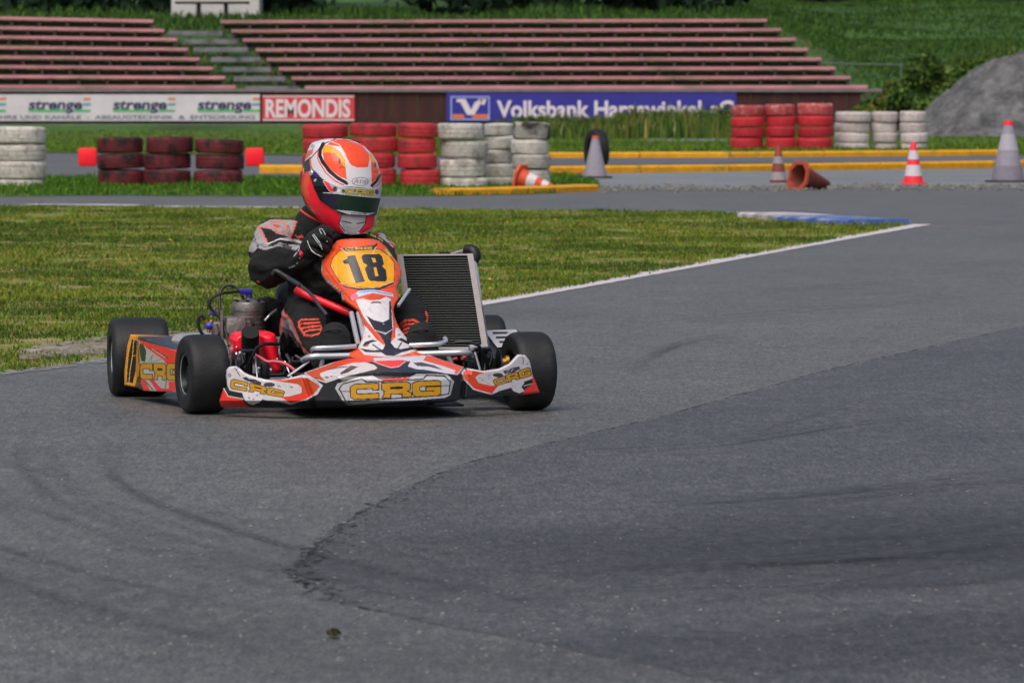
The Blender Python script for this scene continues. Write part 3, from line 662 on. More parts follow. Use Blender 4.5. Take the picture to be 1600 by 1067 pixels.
# rail, hut and table on the bank
p0, p1 = at(1264, 98, 141), at(1412, 102, 141)
m = MB(); m.tube([p0, p1], .012, 8)
for u in (1268, 1408):
    q = at(u, 99, 141); m.tube([q, (q.x, q.y, terr(q.x, q.y) - .05)], .014, 8)
m.build("hand_rail", flat("rail_galvanised", '70787c', .5), label="thin grey steel rail on posts at the end of the benches", cat="rail")
hp = at(333, 22, 158); hz = terr(hp.x, 158)
hut = empty("white_hut", (hp.x, 160.2, hz), 0, "white hut at the top of the bank behind a dark table", "hut")
m = MB(); m.box((0, 0, 1.2), (2.72, 2.2, 2.5)); m.build("wall", flat("hut_white_boards", 'c9c8c6', .7, var=.08, vs_=1.2), hut, smooth=False)
m = MB(); m.add([(-1.6, -1.35, 2.4), (1.6, -1.35, 2.4), (1.6, 0, 3.1), (-1.6, 0, 3.1), (-1.6, 1.35, 2.4), (1.6, 1.35, 2.4), (-1.6, -1.35, 2.5), (1.6, -1.35, 2.5), (1.6, 0, 3.2), (-1.6, 0, 3.2), (-1.6, 1.35, 2.5), (1.6, 1.35, 2.5)], [(0, 3, 2, 1), (3, 4, 5, 2), (6, 7, 8, 9), (9, 8, 11, 10), (0, 1, 7, 6), (4, 10, 11, 5), (0, 6, 9, 3), (3, 9, 10, 4), (1, 2, 8, 7), (2, 5, 11, 8)]); m.build("roof", flat("hut_roof_felt", '3a3836', .9), hut, smooth=False)
tb = empty("wooden_table", (hp.x, 157.6, terr(hp.x, 157.6)), 0, "dark wooden table standing before the white hut", "table")
zt = at(333, 5, 157.6).z - tb.location.z; TW = flat("dark_table_wood", '2a2726', .8)
m = MB(); m.box((0, 0, zt), (2.25, .8, .07), bev=.01); m.build("tabletop", TW, tb, smooth=False)
lg = None
for x in (-.42, .42):
    m = MB(); m.box((x, 0, zt / 2 - .03), (.11, .6, zt - .02)); m.build("leg", TW, tb, smooth=False)

# ---- tyres
def tyre_mesh(name, dia, wd, grooves=3, sag=0.):
    Rr, h = dia / 2, wd / 2; pr = [(-h * .82, Rr * .60), (-h * .97, Rr * .68), (-h, Rr * .80), (-h * .95, Rr * .93), (-h * .83, Rr * .98)]
    n = grooves + 1
    for i in range(n):
        a, b_ = -h * .8 + 1.6 * h * i / n, -h * .8 + 1.6 * h * (i + 1) / n; g = h * .035
        r0 = Rr * (1 - .02 * (a / h) ** 2); r1 = Rr * (1 - .02 * (b_ / h) ** 2)
        pr += [(a + g, r0), (b_ - g, r1)]
        if i < n - 1: pr += [(b_ - g * .8, r1 - .016), (b_ + g * .8, r1 - .016)]
    pr += [(h * .83, Rr * .98), (h * .95, Rr * .93), (h, Rr * .80), (h * .97, Rr * .68), (h * .82, Rr * .60), (h * .5, Rr * .66), (0, Rr * .9), (-h * .5, Rr * .66)]
    m = MB(); m.lathe(pr, 56, 'Z', closed=True); me = m.mesh(name)
    return me
def tyre_mat(nm, c, c2, mix=(.5, .66), sc=7.): 
    if nm not in M: M[nm] = mk(nm, C(c), .75, second=C(c2), vs_=sc, mix=mix, var=.28, bump=.35, bs=40, orand=.2)
    return M[nm]
TRED = lambda: tyre_mat("tyre_paint_red", 'b83038', '6a2a2c', (.50, .70)); TWHT = lambda: tyre_mat("tyre_paint_white", 'c3bfb8', '66625a', (.50, .70)); TDRK = lambda: tyre_mat("tyre_paint_dark_red", '6e222c', '1c1718', (.46, .6)); TPALE = lambda: tyre_mat("tyre_paint_white_pink", 'cfc4c4', '77706c', (.56, .75))
def stack(ul, ur, Y, tops, mat, who, group, dz=0., topmat=None, colr=''):
    """tops: photo heights of the tyres' upper edges, first the topmost, last the foot."""
    s = 8000 / Y; dia = (ur - ul) / s; x = ((ul + ur) / 2 - 800) / s; n = len(tops) - 1
    nth = {1: ['only'], 3: ['top', 'middle', 'bottom'], 4: ['top', 'second', 'third', 'bottom'], 5: ['top', 'second', 'middle', 'fourth', 'bottom']}[n]
    for i in range(n):
        z1 = CAMH + (HZ - tops[i]) / s; z0 = CAMH + (HZ - tops[i + 1]) / s; z0 = max(z0, .0 if i < n - 1 else -.04)
        me = tyre_mesh("stacked_tyre", dia * random.uniform(.985, 1.02), (z1 - z0) * random.uniform(.93, .965), random.choice((2, 3)))
        o = link("stacked_tyre", me, topmat if (i == 0 and topmat) else mat); o.location = (x + random.uniform(-.022, .022), Y + dia / 2 + random.uniform(-.03, .03), (z0 + z1) / 2)
        o.rotation_euler = (random.uniform(-.03, .03), random.uniform(-.03, .03), random.uniform(0, 6))
        o['label'] = f"{colr} tyre, {nth[i]} of {who}"; o['category'] = "tyre"; o['group'] = group
g = "tyres of the wall behind the driver"
stack(470, 541, 57.6, [194, 216, 240, 265, 292], TRED(), "the red stack behind the helmet", g, colr='worn red painted')
stack(544, 618, 57.6, [192.5, 214, 238.5, 263, 291.5], TRED(), "the middle red stack right of the helmet", g, colr='worn red painted')
stack(622, 684, 57.6, [192, 216, 240, 264, 291.5], TRED(), "the narrow red stack touching the white tyres", g, colr='worn red painted')
TWB = tyre_mat("tyre_paint_white_black", 'b5b1a9', '2a2928', (.47, .58), 4.)
stack(685, 760, 57.6, [192.5, 219, 248, 277, 305], TWHT(), "the wide white stack beside the red tyres", g, colr='grimy white')
stack(757, 805, 58.3, [193, 212, 233.5, 255.5, 277, 294], TWHT(), "the slim white stack set back between two others", g, colr='grimy white')
stack(799, 858, 57.4, [191, 218, 241, 264, 292], TWHT(), "the white stack behind the fallen orange cone", g, topmat=TWB, colr='grimy white')
g = "tyres of the dark red stacks"
stack(148, 222, 58.6, [214, 240, 265, 290.5], TDRK(), "dark stack nearest the white tyres", g, colr='scuffed dark red')
stack(224, 298, 58.6, [213, 240, 265, 290.5], TDRK(), "middle dark stack on the verge", g, colr='scuffed dark red')
stack(300, 377, 58.5, [217, 241, 266, 291], TDRK(), "dark stack left of the free marker block", g, colr='scuffed dark red')
g = "white tyres at the left edge"
stack(-12, 67, 58.0, [198, 225.5, 252, 281, 303], TWHT(), "the white stack at the photo's left edge", g, colr='stained white')
stack(-95, -14, 58.2, [199, 226, 253, 281, 303], TWHT(), "the white stack cut off by the frame", g, colr='stained white')
g = "tyres of the far wall before the gravel heap"
TR2 = tyre_mat("tyre_paint_bright_red", 'c02a36', '76262c', (.6, .75)); TRT = tyre_mat("tyre_paint_red_chalky", 'b84a4c', 'c9a8a4', (.52, .66))
stack(1143, 1195, 93.5, [164.5, 182.5, 199, 215, 234], TR2, "the far red stack next to the blue board", g, topmat=TRT, colr='bright red')
stack(1197, 1244, 93.5, [163, 181, 198, 215, 234], TR2, "the far middle red stack above the brown cone", g, topmat=TRT, colr='bright red')
stack(1246, 1303, 93.5, [161.5, 181, 198, 215, 234], TR2, "the far red stack touching white tyres", g, topmat=TRT, colr='bright red')
stack(1306, 1361, 94.2, [174.5, 191.5, 207.5, 223.5, 240], TPALE(), "the far white stack touching red tyres", g, colr='pale white')
stack(1363, 1404, 94.4, [174.5, 191.5, 207.5, 223.5, 240], TPALE(), "the far slim white stack between two wider ones", g, colr='pale white')
stack(1407, 1449, 94.2, [174, 191.5, 207.5, 223.5, 240], TPALE(), "far white stack nearest the gravel heap", g, colr='pale white')
o = link("loose_tyre", tyre_mesh("loose_tyre", .57, .165, 3), M['rubber'], label="bare black tyre standing upright behind a grey cone", cat="tyre")
q = G(932, 268); o.location = (q.x, q.y, .28); o.rotation_euler = (R(90), R(5), R(-68))
# red marker blocks beside the dark tyres
MR = flat("marker_fluorescent_red", 'ff1428', .5)
for u, lab in ((137, "fluorescent red marker block half hidden by the dark tyre stack"), (398, "fluorescent red marker block standing free at the yellow kerb's end")):
    q = G(u, 259.5); m = MB(); m.box((0, 0, .13), (.27, .16, .26), bev=.05); m.lathe([(-.002, .0), (-.002, .04), (.012, .045), (.012, 0)], 16, 'Y', (0, -.082, .14)); o = m.build("marker_block", MR, label=lab, cat="marker block", group="red marker blocks"); o.location = q

# ---- cones
def cone(name, q, h, rb, mats, label, bands=(), base=True, basesz=None, rot=None, dark=None, hollow=False):
    o = empty(name, q, 0, label, "traffic cone"); rt = rb * .22
    f = lambda z: rb + (rt - rb) * (z / h)
    z0 = .03 if base else 0.; w = .006
    m = MB(); pr = [(z0, f(z0)), (h * .97, f(h * .97)), (h, f(h) * .8), (h, f(h) * .35), (h * .96, f(h) * .6), (z0, f(z0) - .012)]
    m.lathe(pr, 36, 'Z', closed=True); m.build("cone_body", mats[0], o)
    for z1, z2, mt in bands:
        m = MB(); m.lathe([(h * z1, f(h * z1) + .003), (h * z2, f(h * z2) + .003), (h * z2, f(h * z2) - .001), (h * z1, f(h * z1) - .001)], 36, 'Z', closed=True); m.build("band", mt, o)
    if base:
        b2 = basesz or rb * 1.35; m = MB(); s = b2
        bm = bmesh.new(); pts = [(s, s * .55), (s * .55, s), (-s * .55, s), (-s, s * .55), (-s, -s * .55), (-s * .55, -s), (s * .55, -s), (s, -s * .55)]
        n = 8; ri = f(.03) - .005; k = 32; inner = [(ri * math.cos(2 * math.pi * i / 8 + math.pi / 8), ri * math.sin(2 * math.pi * i / 8 + math.pi / 8)) for i in range(8)]
        vs_ = [(x, y, 0) for x, y in pts] + [(x, y, .028) for x, y in pts] + [(x, y, 0) for x, y in inner] + [(x, y, .036) for x, y in inner]
        fs = []
        for i in range(8):
            j = (i + 1) % 8; fs += [(i, j, 8 + j, 8 + i), (8 + i, 8 + j, 24 + j, 24 + i), (i, 16 + i, 16 + j, j), (16 + i, 24 + i, 24 + j, 16 + j)]
        m.add(vs_, fs); m.build("base", mats[1], o, smooth=False)
    if rot is not None: o.rotation_euler = rot
    return o
CG = flat("cone_grey_dull", '8d8a96', .7, var=.12, vs_=8); CRD = flat("cone_fluor_red", 'f0283a', .5); CWH = flat("cone_white", 'cfcad2', .6, var=.1, vs_=10); CBR = flat("cone_brown_red", '5e302c', .7, var=.15); COR = flat("cone_orange", 'd2502c', .6, var=.15, vs_=9); CDK = flat("cone_base_dark", '3a3a3c', .8, var=.2); CBK = flat("cone_band_dark", '463230', .7); COB = flat("cone_faded_orange", '9a4432', .7, var=.2)
CWB = flat('cone_grimy_white', '988f95', .7, var=.15); CBR2 = flat('cone_brick', '84402f', .7, var=.15); CDF = flat('cone_dull_rust', '6e3526', .75, var=.2); CDO = flat('cone_rust_rim', 'a8472e', .7, var=.2)
cone("traffic_cone", G(930, 279.5), .53, .155, (CG, CDK), "dull grey cone with an orange tip before the black tyre", [(.93, 1.0, COR)])
cone("traffic_cone", G(1216, 290.5), .47, .105, (CBR, CG), "dirty brown and white banded cone beside the fallen cone", [(.54, .72, CWB), (.14, .34, CWB), (.74, .98, COB), (.36, .52, CBR2)], basesz=.12)
cone("traffic_cone", G(1427, 290), .50, .12, (CRD, CRD), "bright red cone with white bands standing upright", [(.60, .80, CWH), (.22, .47, CWH)], basesz=.155)
cone("traffic_cone", G(1575, 286), .735, .20, (CG, CDK), "tall pale grey cone with a red tip near the gravel heap", [(.92, 1.0, CRD), (.52, .78, flat('cone_band_pale', 'a9a7b2', .6, var=.12)), (.06, .28, flat('cone_band_grey', '7c7985', .7, var=.15))], basesz=.26)
cone("traffic_cone", G(1249, 297) + Vector((-.02, 0, .155)), .46, .15, (CDF, CDO), "faded rusty orange cone lying on its side, open mouth showing", base=True, basesz=.165, rot=Vector((.78, .58, -.22)).to_track_quat('Z', 'Y').to_euler())
cone("traffic_cone", G(812, 300) + Vector((-.01, .0, .15)), .44, .115, (COR, COR), "orange and white cone lying on its side before the white tyres", [(.66, .82, CWH), (.28, .50, CWH)], basesz=.15, rot=Vector((.86, -.36, -.24)).to_track_quat('Z', 'Y').to_euler())

# ---- gravel heap, shrubs
hc = Vector((11.9, 119.6, 0)); nr, na = 80, 260; vs_, fs = [], []
for i in range(nr + 1):
    for j in range(na):
        a = 2 * math.pi * j / na; t = i / nr; rad = 3.05 * t * (1 + .06 * math.sin(3 * a + 1))
        h = 1.98 * max(0, (1 - t ** 1.55)) ** 1.15 if t < 1 else -.05
        p = Vector((hc.x + rad * math.cos(a) * 1.02, hc.y + rad * math.sin(a) * .9, 0)); h += mnoise.fractal(p * 1.3, 1, 2, 5) * .17 * min(1, 4 * (1 - t) + .1) + mnoise.noise(p * 7) * .05 + mnoise.noise(p * 17) * .03
        vs_.append((p.x, p.y, h - .02))
for i in range(nr):
    for j in range(na): fs.append((i * na + j, (i + 1) * na + j, (i + 1) * na + (j + 1) % na, i * na + (j + 1) % na))
m = MB(); m.add(vs_, fs); m.build("gravel_heap", mk("gravel_heap_stone", C('68696a'), .95, second=C('47494b'), vs_=2.2, mix=(.38, .62), var=.45, bump=1., bs=11), label="big heap of grey gravel before the green hillside", cat="gravel heap")
def shrub(u, v, Y, hx, hz, pal, label, n=2600, size=.06):
    q = at(u, v, Y); z0 = terr(q.x, q.y); o = empty("shrub", (q.x, q.y, z0), 0, label, "shrub", "shrubs around the gravel heap")
    bl = []
    for i in range(11):
        a = random.uniform(0, 6.28); t = random.uniform(0, .75); bl.append(((hx * t * math.cos(a), hx * t * math.sin(a) * .8, hz * random.uniform(.25, .8)), (hx * random.uniform(.25, .45), hx * .4, hz * random.uniform(.18, .32))))
    leaf_cloud("foliage", bl, n, size, pal, o)
    m = MB()
    for c, r in bl[:8]: m.tube([(c[0] * .15, c[1] * .15, -.05), (c[0] * .5, c[1] * .5, c[2] * .5), (c[0], c[1], c[2] + r[2] * .5)], [.02, .014, .006], 6, smooth=3)
    m.build("stems", M['benchleg'], o)
shrub(1392, 205, 128, .72, 1.25, ['4a6226', '5e6c2c', '757036', '525a2a'], "brown green shrub right of the grandstand's end, left of the gravel", 4200, .085)
shrub(1356, 205, 131, .6, .8, ['4c6a2a', '62742f', '3c5a22'], "low green shrub at the end of the boarded wall", 2600, .08)
shrub(1440, 205, 127, .95, 1.6, ['42602a', '52702e', '385426'], "dark dense shrub behind the left flank of the gravel heap", 6500, .09)
shrub(1500, 205, 124.5, 1.2, 2.0, ['40602a', '506e2e', '627836'], "tall dark shrub rising behind the gravel heap", 8000, .09)
shrub(1590, 205, 125, 1.4, 2.15, ['4a682c', '5c7634', '44602a'], "wide shrub behind the crest of the gravel heap", 8000, .09)
P = np.column_stack([rng.uniform(10.3, 16, 1500), rng.uniform(124, 127.5, 1500)]); n = len(P)
top = np.interp(P[:, 0], [9.6, 10.5, 12, 16], [1.35, 1.9, 2.2, 2.3]); k = ninfo(P, 1.4)
blades("tall_grass", np.column_stack([P, np.full(n, 0.)]), top * rng.uniform(.8, 1.08, n) * (1 + .12 * k), rng.uniform(.02, .04, n), mixcol(['2c421a', '35491d', '3f5420', '7a7a40'], n), lean=.15)
# a torn-up tuft and a few crumbs lying on the track
q = G(521, 993, .004); b2 = np.tile([q.x, q.y, .007], (90, 1)) + rng.normal(0, 1, (90, 3)) * [.006, .014, .0]
blades("grass_tuft", b2, rng.uniform(.004, .013, 90), np.full(90, .008), mixcol(['3f4420', '4d4a26', '2f3318'], 90), lean=.9, kind='thing', label="small torn tuft of grass lying on the asphalt"); bpy.data.objects["grass_tuft"]['category'] = "grass tuft"

# ================================================================== THE KART
kart = empty("racing_kart", KO, KYAW, "orange and white racing kart number 18 cornering on the asphalt", "kart")
# --- wheels
def wheel(c, Rr, wd, steer, inner):
    h = wd / 2; rr = Rr * .50; o = MB()
    s = 1 if inner < 0 else -1                                # s: side of the rim's open face
    o.lathe([(-h * .86, rr * 1.02), (-h * .86, rr * .93), (-h * .5, rr * .80), (h * .5, rr * .80), (h * .86, rr * .93), (h * .86, rr * 1.02), (h * .8, rr * 1.02), (0, rr * .86), (-h * .8, rr * 1.02)], 48, closed=True)
    o.lathe([(-.006, rr * .82), (-.006, .02), (.006, .02), (.006, rr * .82)], 48)
    rim = o.build("wheel", M['rim'], kart); rim.location = c; rim.rotation_euler = (0, 0, steer)
    pr = [(-h * .84, rr * .99), (-h * .97, rr * 1.12), (-h, Rr * .70), (-h * .99, Rr * .82)]
    for k in range(7):
        a = k / 6 * math.pi / 2; pr.append((-h * .99 + .030 * (1 - math.cos(a)), Rr * .86 + Rr * .135 * math.sin(a)))
    pr += [(-h * .4, Rr * .999), (0, Rr), (h * .4, Rr * .999)] + [(-a, r) for a, r in pr[::-1]] + [(h * .5, rr * .96), (-h * .5, rr * .96)]
    t = MB(); t.lathe(pr, 96, closed=True); t.build("tyre", M['rubber'], rim)
    hb = MB(); hb.lathe([(-.05, .0), (-.05, .028), (.045, .028), (.05, .02), (.05, 0)], 24)
    for k in range(3): hb.tube([(-.02, .04 * math.cos(2.1 * k), .04 * math.sin(2.1 * k)), (.02, .04 * math.cos(2.1 * k), .04 * math.sin(2.1 * k))], .008, 8)
    hb.build("hub", M['rim'], rim)
    vv = MB(); vv.lathe([(s * h * .865, rr * .98), (s * h * .885, rr * 1.0), (s * h * .865, rr * 1.02)], 48); vv.build("rim_edge", M['chrome'], rim)
    return rim
fl, fr = K(316, 588, 0), K(825, 577, 0); RF, RRr = .1345, .141
wheel((fl.x, 0, RF), RF, .135, R(8), 1); wheel((fr.x, 0, RF), RF, .135, R(8), -1)
rl = K(216, 566, 1.04); rrx = K(742, 560, 1.04).x
wheel((rl.x, 1.04, RRr), RRr, .205, 0, 1); wheel((rrx, 1.04, RRr), RRr, .205, 0, -1)
m = MB(); m.tube([(rl.x, 1.04, RRr), (rrx, 1.04, RRr)], .025, 16); m.build("rear_axle", M['chrome'], kart)
# --- frame, floor and bumper tubes
m = MB()
for s in (-1, 1):
    m.tube([(s * .30, -.22, .07), (s * .30, .05, .065), (s * .20, .30, .055), (s * .29, .62, .06), (s * .32, 1.18, .09)], .015, 10, 5)
    m.tube([(s * .18, -.24, .06), (s * .24, .5, .05), (s * .27, 1.0, .07)], .014, 10, 4)
    m.tube([(s * .30, 0, .068), (s * .46, .0, .10), (s * .50, 0, .13)], .014, 10, 3)
    m.tube([(s * .26, .30, .06), (s * .58, .32, .10), (s * .62, .55, .12), (s * .60, .80, .11), (s * .28, .82, .06)], .011, 10, 4)
m.tube([(-.31, .02, .066), (.31, .02, .066)], .015, 10); m.tube([(-.31, .60, .055), (.31, .60, .055)], .014, 10)
m.build("frame", M['frame'], kart)
m = MB(); m.box((0, .18, .035), (.56, .92, .006), bev=.002); m.build("floor_tray", M['black'], kart)
for nm, P, r_ in (("front_bumper", [(474, 563, -.08), (487, 557.5, -.12), (520, 556.5, -.12), (610, 554.5, -.11), (690, 552, -.12), (728, 551, -.12), (735, 557, -.05)], .0115), ("bumper_stay", [(505, 556, -.12), (499, 590, -.11)], .009), ("bumper_stay", [(698, 552, -.12), (712, 585, -.11)], .009),
                  ("foot_bar", [(488, 549, -.06), (493, 544.3, -.11), (525, 543, -.115), (556, 541, -.10)], .0085), ("foot_bar", [(640, 539.5, -.10), (665, 538.5, -.115), (688, 537, -.11), (696, 533, -.06), (695, 529, -.02)], .0085)):
    m = MB(); m.tube([K(*p) for p in P], r_, 10, 5); m.build(nm, M['chrome'], kart)
# --- nose: the wide front spoiler with its livery
z4, z5, z6 = Z(335, 550, 8), Z(460, 550, 5.714), Z(700, 480, 6.278)
nose = z4([(60, 620), (112, 450), (150, 440), (145, 300), (150, 225), (178, 185), (245, 172), (300, 178), (350, 225), (420, 275), (500, 303), (650, 340), (850, 340), (980, 312), (1080, 285), (1130, 252)]) + z5([(350, 90), (480, 58), (700, 52), (1210, 26), (1300, 60), (1400, 95), (1510, 130), (1530, 160)]) + z6([(170, 590), (350, 622), (500, 600), (600, 550), (680, 465), (715, 458), (760, 470), (800, 520), (828, 590), (835, 660), (903, 838), (725, 862), (640, 868), (440, 865), (330, 880), (120, 905)]) + [(712, 627), (690, 629), (640, 631), (560, 633.5), (543, 635), (500, 638), (450, 639), (391, 637.5), (346, 636.5)]
def nose_y(u, v):
    t = np.where(u < 612, (612 - u) / 268., (u - 612) / 231.); y = -.47 + .27 * np.clip(t, 0, 1.05) ** 1.7
    top = np.interp(u, [340, 440, 475, 520, 600, 680, 724, 760, 850], [590, 594, 590, 586, 582, 582, 585, 588, 575])
    y = y + np.clip(top - v, 0, 60) * .0075 * np.clip((u - 455) / 20, 0, 1) * np.clip((738 - u) / 12, 0, 1)
    y = y + np.clip(v - 626, 0, 20) * .006
    for a in (473 + (v - 582) * .35, 727 - (v - 575) * .1): y = y + .020 * np.exp(-((u - a) / 3.2) ** 2)      # the moulded gaps beside the wings
    pan = np.clip(np.minimum(np.minimum((u - 527) / 5, (708 - u) / 5), np.minimum((v - 588) / 5, (631 - v) / 5)), 0, 1)
    return y - .008 * pan
WHT, DK, OR, OR_SHADE, RD = 'd8d3d6', '26272f', 'e8522a', 'd04c26', 'f8382a'  # the darker orange is the same orange with shade put into its colour
L = [poly(z4([(145, 300), (150, 215), (200, 170), (300, 175), (360, 235), (500, 305), (650, 345), (850, 340), (1090, 280), (1180, 315), (1355, 420), (1300, 505), (1200, 575), (960, 657), (900, 645), (820, 622), (600, 592), (350, 565), (190, 480), (160, 420)]), WHT),
     poly(z4([(640, 347), (850, 350), (1090, 315), (1180, 335), (1322, 425), (1250, 515), (1150, 585), (960, 640), (840, 562), (950, 550), (1090, 510), (1090, 440), (1040, 400), (800, 368)]), OR_SHADE),
     poly(z4([(835, 565), (1000, 560), (1150, 520), (1240, 518), (1150, 582), (960, 640)]), RD),
     poly(z4([(250, 165), (330, 172), (350, 215), (420, 270), (380, 262), (330, 215)]), '4a4668'),
     poly(z4([(130, 440), (165, 475), (350, 512), (365, 575), (180, 548), (140, 500)]), '1c2422'),
     poly(z4([(112, 455), (170, 556), (350, 595), (385, 645), (450, 700), (80, 700), (55, 620)]), RD),
     line(z4([(112, 445), (172, 550), (360, 585)]), 'cfcac6', 1.6),
     poly(z4([(350, 520), (400, 490), (480, 470), (550, 480), (600, 540), (600, 590), (560, 630), (480, 662), (420, 640), (380, 600)]), 'e4e0e6')]
L += crg(z4([(212, 335), (880, 492), (850, 560), (200, 452)]), ow=1.1)
L += [oval(*z4([(685, 408)])[0], 9, 3.6, '43424f'), poly(z4([(350, 320), (400, 310), (440, 340), (500, 340), (590, 380), (580, 410), (520, 400), (420, 365), (380, 350)]), '3a3944'),
      line(z4([(255, 195), (320, 300)]), '35343c', 1.2), line(z4([(780, 415), (830, 440)]), '6a6768', .8), line(z4([(800, 440), (815, 410)]), '6a6768', .8), oval(*z4([(435, 572)])[0], 1.8, 1.4, 'b0784a'), oval(*z4([(487, 588)])[0], 1.6, 1.4, 'b0784a'), oval(*z4([(535, 540)])[0], 1.6, 1.4, 'b0784a'), oval(*z4([(960, 437)])[0], 3, 1.6, 'a89078'), oval(*z4([(190, 290)])[0], 3, 3.4, '9a999c')]
L += [line(z4([(600 + 45 * i, 590 + (i % 3) * 10), (640 + 45 * i, 600 + (i % 2) * 16)]), 'a5a09c', .7) for i in range(5)]
# centre deck
L += [poly(z5([(90, 185), (350, 90), (480, 50), (1210, 20), (1515, 130), (1455, 207), (1150, 155), (700, 160), (430, 225), (285, 275)]), WHT),
      poly(z5([(95, 188), (350, 95), (480, 55), (700, 60), (720, 88), (520, 95), (330, 150), (228, 190), (235, 220), (278, 262), (200, 235)]), OR_SHADE),
      poly(z5([(330, 98), (480, 50), (700, 50), (720, 84), (520, 88), (400, 100)]), RD),
      poly(z5([(1180, 30), (1250, 40), (1400, 92), (1510, 132), (1450, 200), (1425, 185), (1440, 165), (1330, 125), (1150, 75)]), OR),
      poly(z5([(640, 92), (715, 85), (790, 118), (870, 142), (930, 130), (985, 88), (1035, 80), (1012, 128), (1080, 150), (1455, 205), (1440, 222), (1150, 170), (980, 158), (820, 165), (700, 172), (740, 140), (715, 115)]), DK),
      poly(z5([(700, 80), (960, 70), (1010, 78), (925, 130), (860, 138), (780, 112)]), RD), line(z5([(705, 84), (780, 114), (860, 139), (930, 131), (990, 86)]), WHT, 1.),
      poly(z5([(405, 190), (440, 165), (500, 120), (570, 130), (480, 180), (420, 200)]), '3f3e48'), line(z5([(300, 156), (380, 140), (470, 130)]), '4a4850', 1.6), poly(z5([(1060, 95), (1130, 90), (1250, 120), (1330, 160), (1200, 130), (1100, 125)]), '4a4850'),
      oval(*z5([(290, 225)])[0], 3, 1.5, 'a0805c'), oval(*z5([(330, 215)])[0], 2, 1., 'a0805c'),
      line(z5([(90, 188), (180, 240), (282, 272)]), WHT, 1.3), line(z5([(20, 205), (90, 205), (180, 245), (248, 297), (205, 372), (100, 425)]), WHT, 1.6)]
# the panel with the big letters
L += [poly(z5([(362, 322), (385, 280), (580, 222), (695, 208), (760, 243), (1030, 224), (1095, 193), (1362, 196), (1425, 262), (1393, 382), (1342, 408), (900, 445), (480, 474), (428, 432)]), 'c2c1c7'),
      line(z5([(398, 330), (432, 285), (600, 240), (650, 266), (760, 264), (1060, 246), (1150, 240), (1182, 207), (1340, 214), (1392, 265), (1378, 372), (1300, 388), (460, 442), (412, 350), (398, 330)]), '23242a', 1.9),
      poly(z5([(765, 240), (1042, 226), (1010, 248), (800, 259)]), 'e0402f'), line(z5([(410, 353), (500, 350)]), '23242a', 1.2), line(z5([(1305, 302), (1390, 300)]), '23242a', 1.2), line(z5([(600, 240), (640, 270)]), '23242a', 1.2),
      poly(z5([(430, 430), (480, 472), (520, 468), (500, 450)]), '8f8f94')]
L += crg(z5([(500, 292), (1305, 255), (1305, 386), (505, 420)]), ow=1.5)
# right wing
L += [poly(z6([(130, 640), (165, 595), (350, 625), (500, 602), (600, 552), (680, 465), (755, 466), (802, 520), (828, 660), (830, 700), (800, 720), (740, 748), (640, 782), (500, 822), (430, 860), (250, 810), (155, 712)]), WHT),
      poly(z6([(150, 640), (182, 612), (350, 640), (480, 615), (300, 660), (268, 690), (300, 740), (420, 770), (492, 770), (430, 846), (260, 796), (172, 712)]), OR),
      poly(z6([(240, 770), (420, 778), (492, 772), (430, 846), (260, 797)]), RD), poly(z6([(185, 660), (220, 655), (200, 690)]), '8a2a22'),
      poly(z6([(745, 730), (828, 700), (832, 745), (750, 772)]), '1c2422'),
      poly(z6([(825, 670), (840, 660), (905, 842), (722, 866), (760, 800), (832, 755)]), RD), line(z6([(745, 772), (830, 748)]), 'cfcac6', 1.2),
      poly(z6([(640, 720), (720, 700), (750, 740), (720, 780), (750, 820), (700, 845), (640, 820), (620, 790), (680, 770)]), 'd6d3d8')]
L += crg(z6([(440, 715), (800, 590), (818, 668), (468, 768)]), ow=1.1)
L += [oval(*z6([(490, 665)])[0], 8, 3.2, '3f3e4b'), poly(z6([(540, 625), (600, 610), (640, 590), (700, 580), (710, 605), (640, 640), (560, 655)]), '4a4957'), line(z6([(575, 640), (600, 615)]), 'c8c4c8', .9), line(z6([(620, 630), (640, 600)]), 'c8c4c8', .9), line(z6([(735, 488), (736, 558)]), '3a3944', 1.2), line(z6([(300, 690), (420, 760)]), 'b8b2b0', .8)]
relief("nose_cone", nose, nose_y, M['livery'], kart, '1f2127', L, step=.6, thick=(0, .014, 0), roll=(4., .02))
# --- front number panel (upper plate and lower shield as one moulding)
z2, z3 = Z(490, 360, 9.7), Z(530, 450, 8.206)
nas = z2([(345, 155), (420, 135), (600, 122), (750, 120), (900, 128), (1000, 160), (1100, 250), (1200, 390), (1290, 500), (1335, 610), (1325, 720), (1290, 820), (1262, 900), (1300, 990)]) + z3([(780, 95), (760, 150), (715, 215), (700, 280), (712, 360), (745, 450), (800, 550), (870, 640), (930, 700), (1000, 740), (1080, 780), (1135, 830), (1080, 875), (970, 900), (800, 915), (600, 930), (400, 938), (200, 905), (130, 880), (112, 850), (150, 810), (235, 765), (270, 690), (305, 600), (320, 530), (310, 450), (290, 380), (240, 290), (130, 215), (40, 150), (20, 60)]) + z2([(420, 965), (330, 890), (200, 795), (130, 670), (118, 600), (118, 500), (140, 400), (170, 325), (300, 215)])
def nas_y(u, v):
    y = np.interp(v, [370, 400, 450, 485, 520, 545, 556, 566], [.30, .24, .15, .06, -.04, -.13, -.19, -.25])
    cx = np.interp(v, [370, 450, 560], [562, 575, 606]); hw = np.interp(v, [372, 400, 430, 470, 510, 540, 560], [45, 58, 62, 50, 32, 40, 62])
    t = np.clip(np.abs(u - cx) / hw, 0, 1.1)
    y = y + .085 * t ** 2.4 * np.interp(v, [470, 520], [1, .45])
    dish = np.clip(1 - np.maximum(np.abs((u - 566) / 52), np.abs((v - 419) / 31)), 0, .25) / .25
    return y + .010 * dish
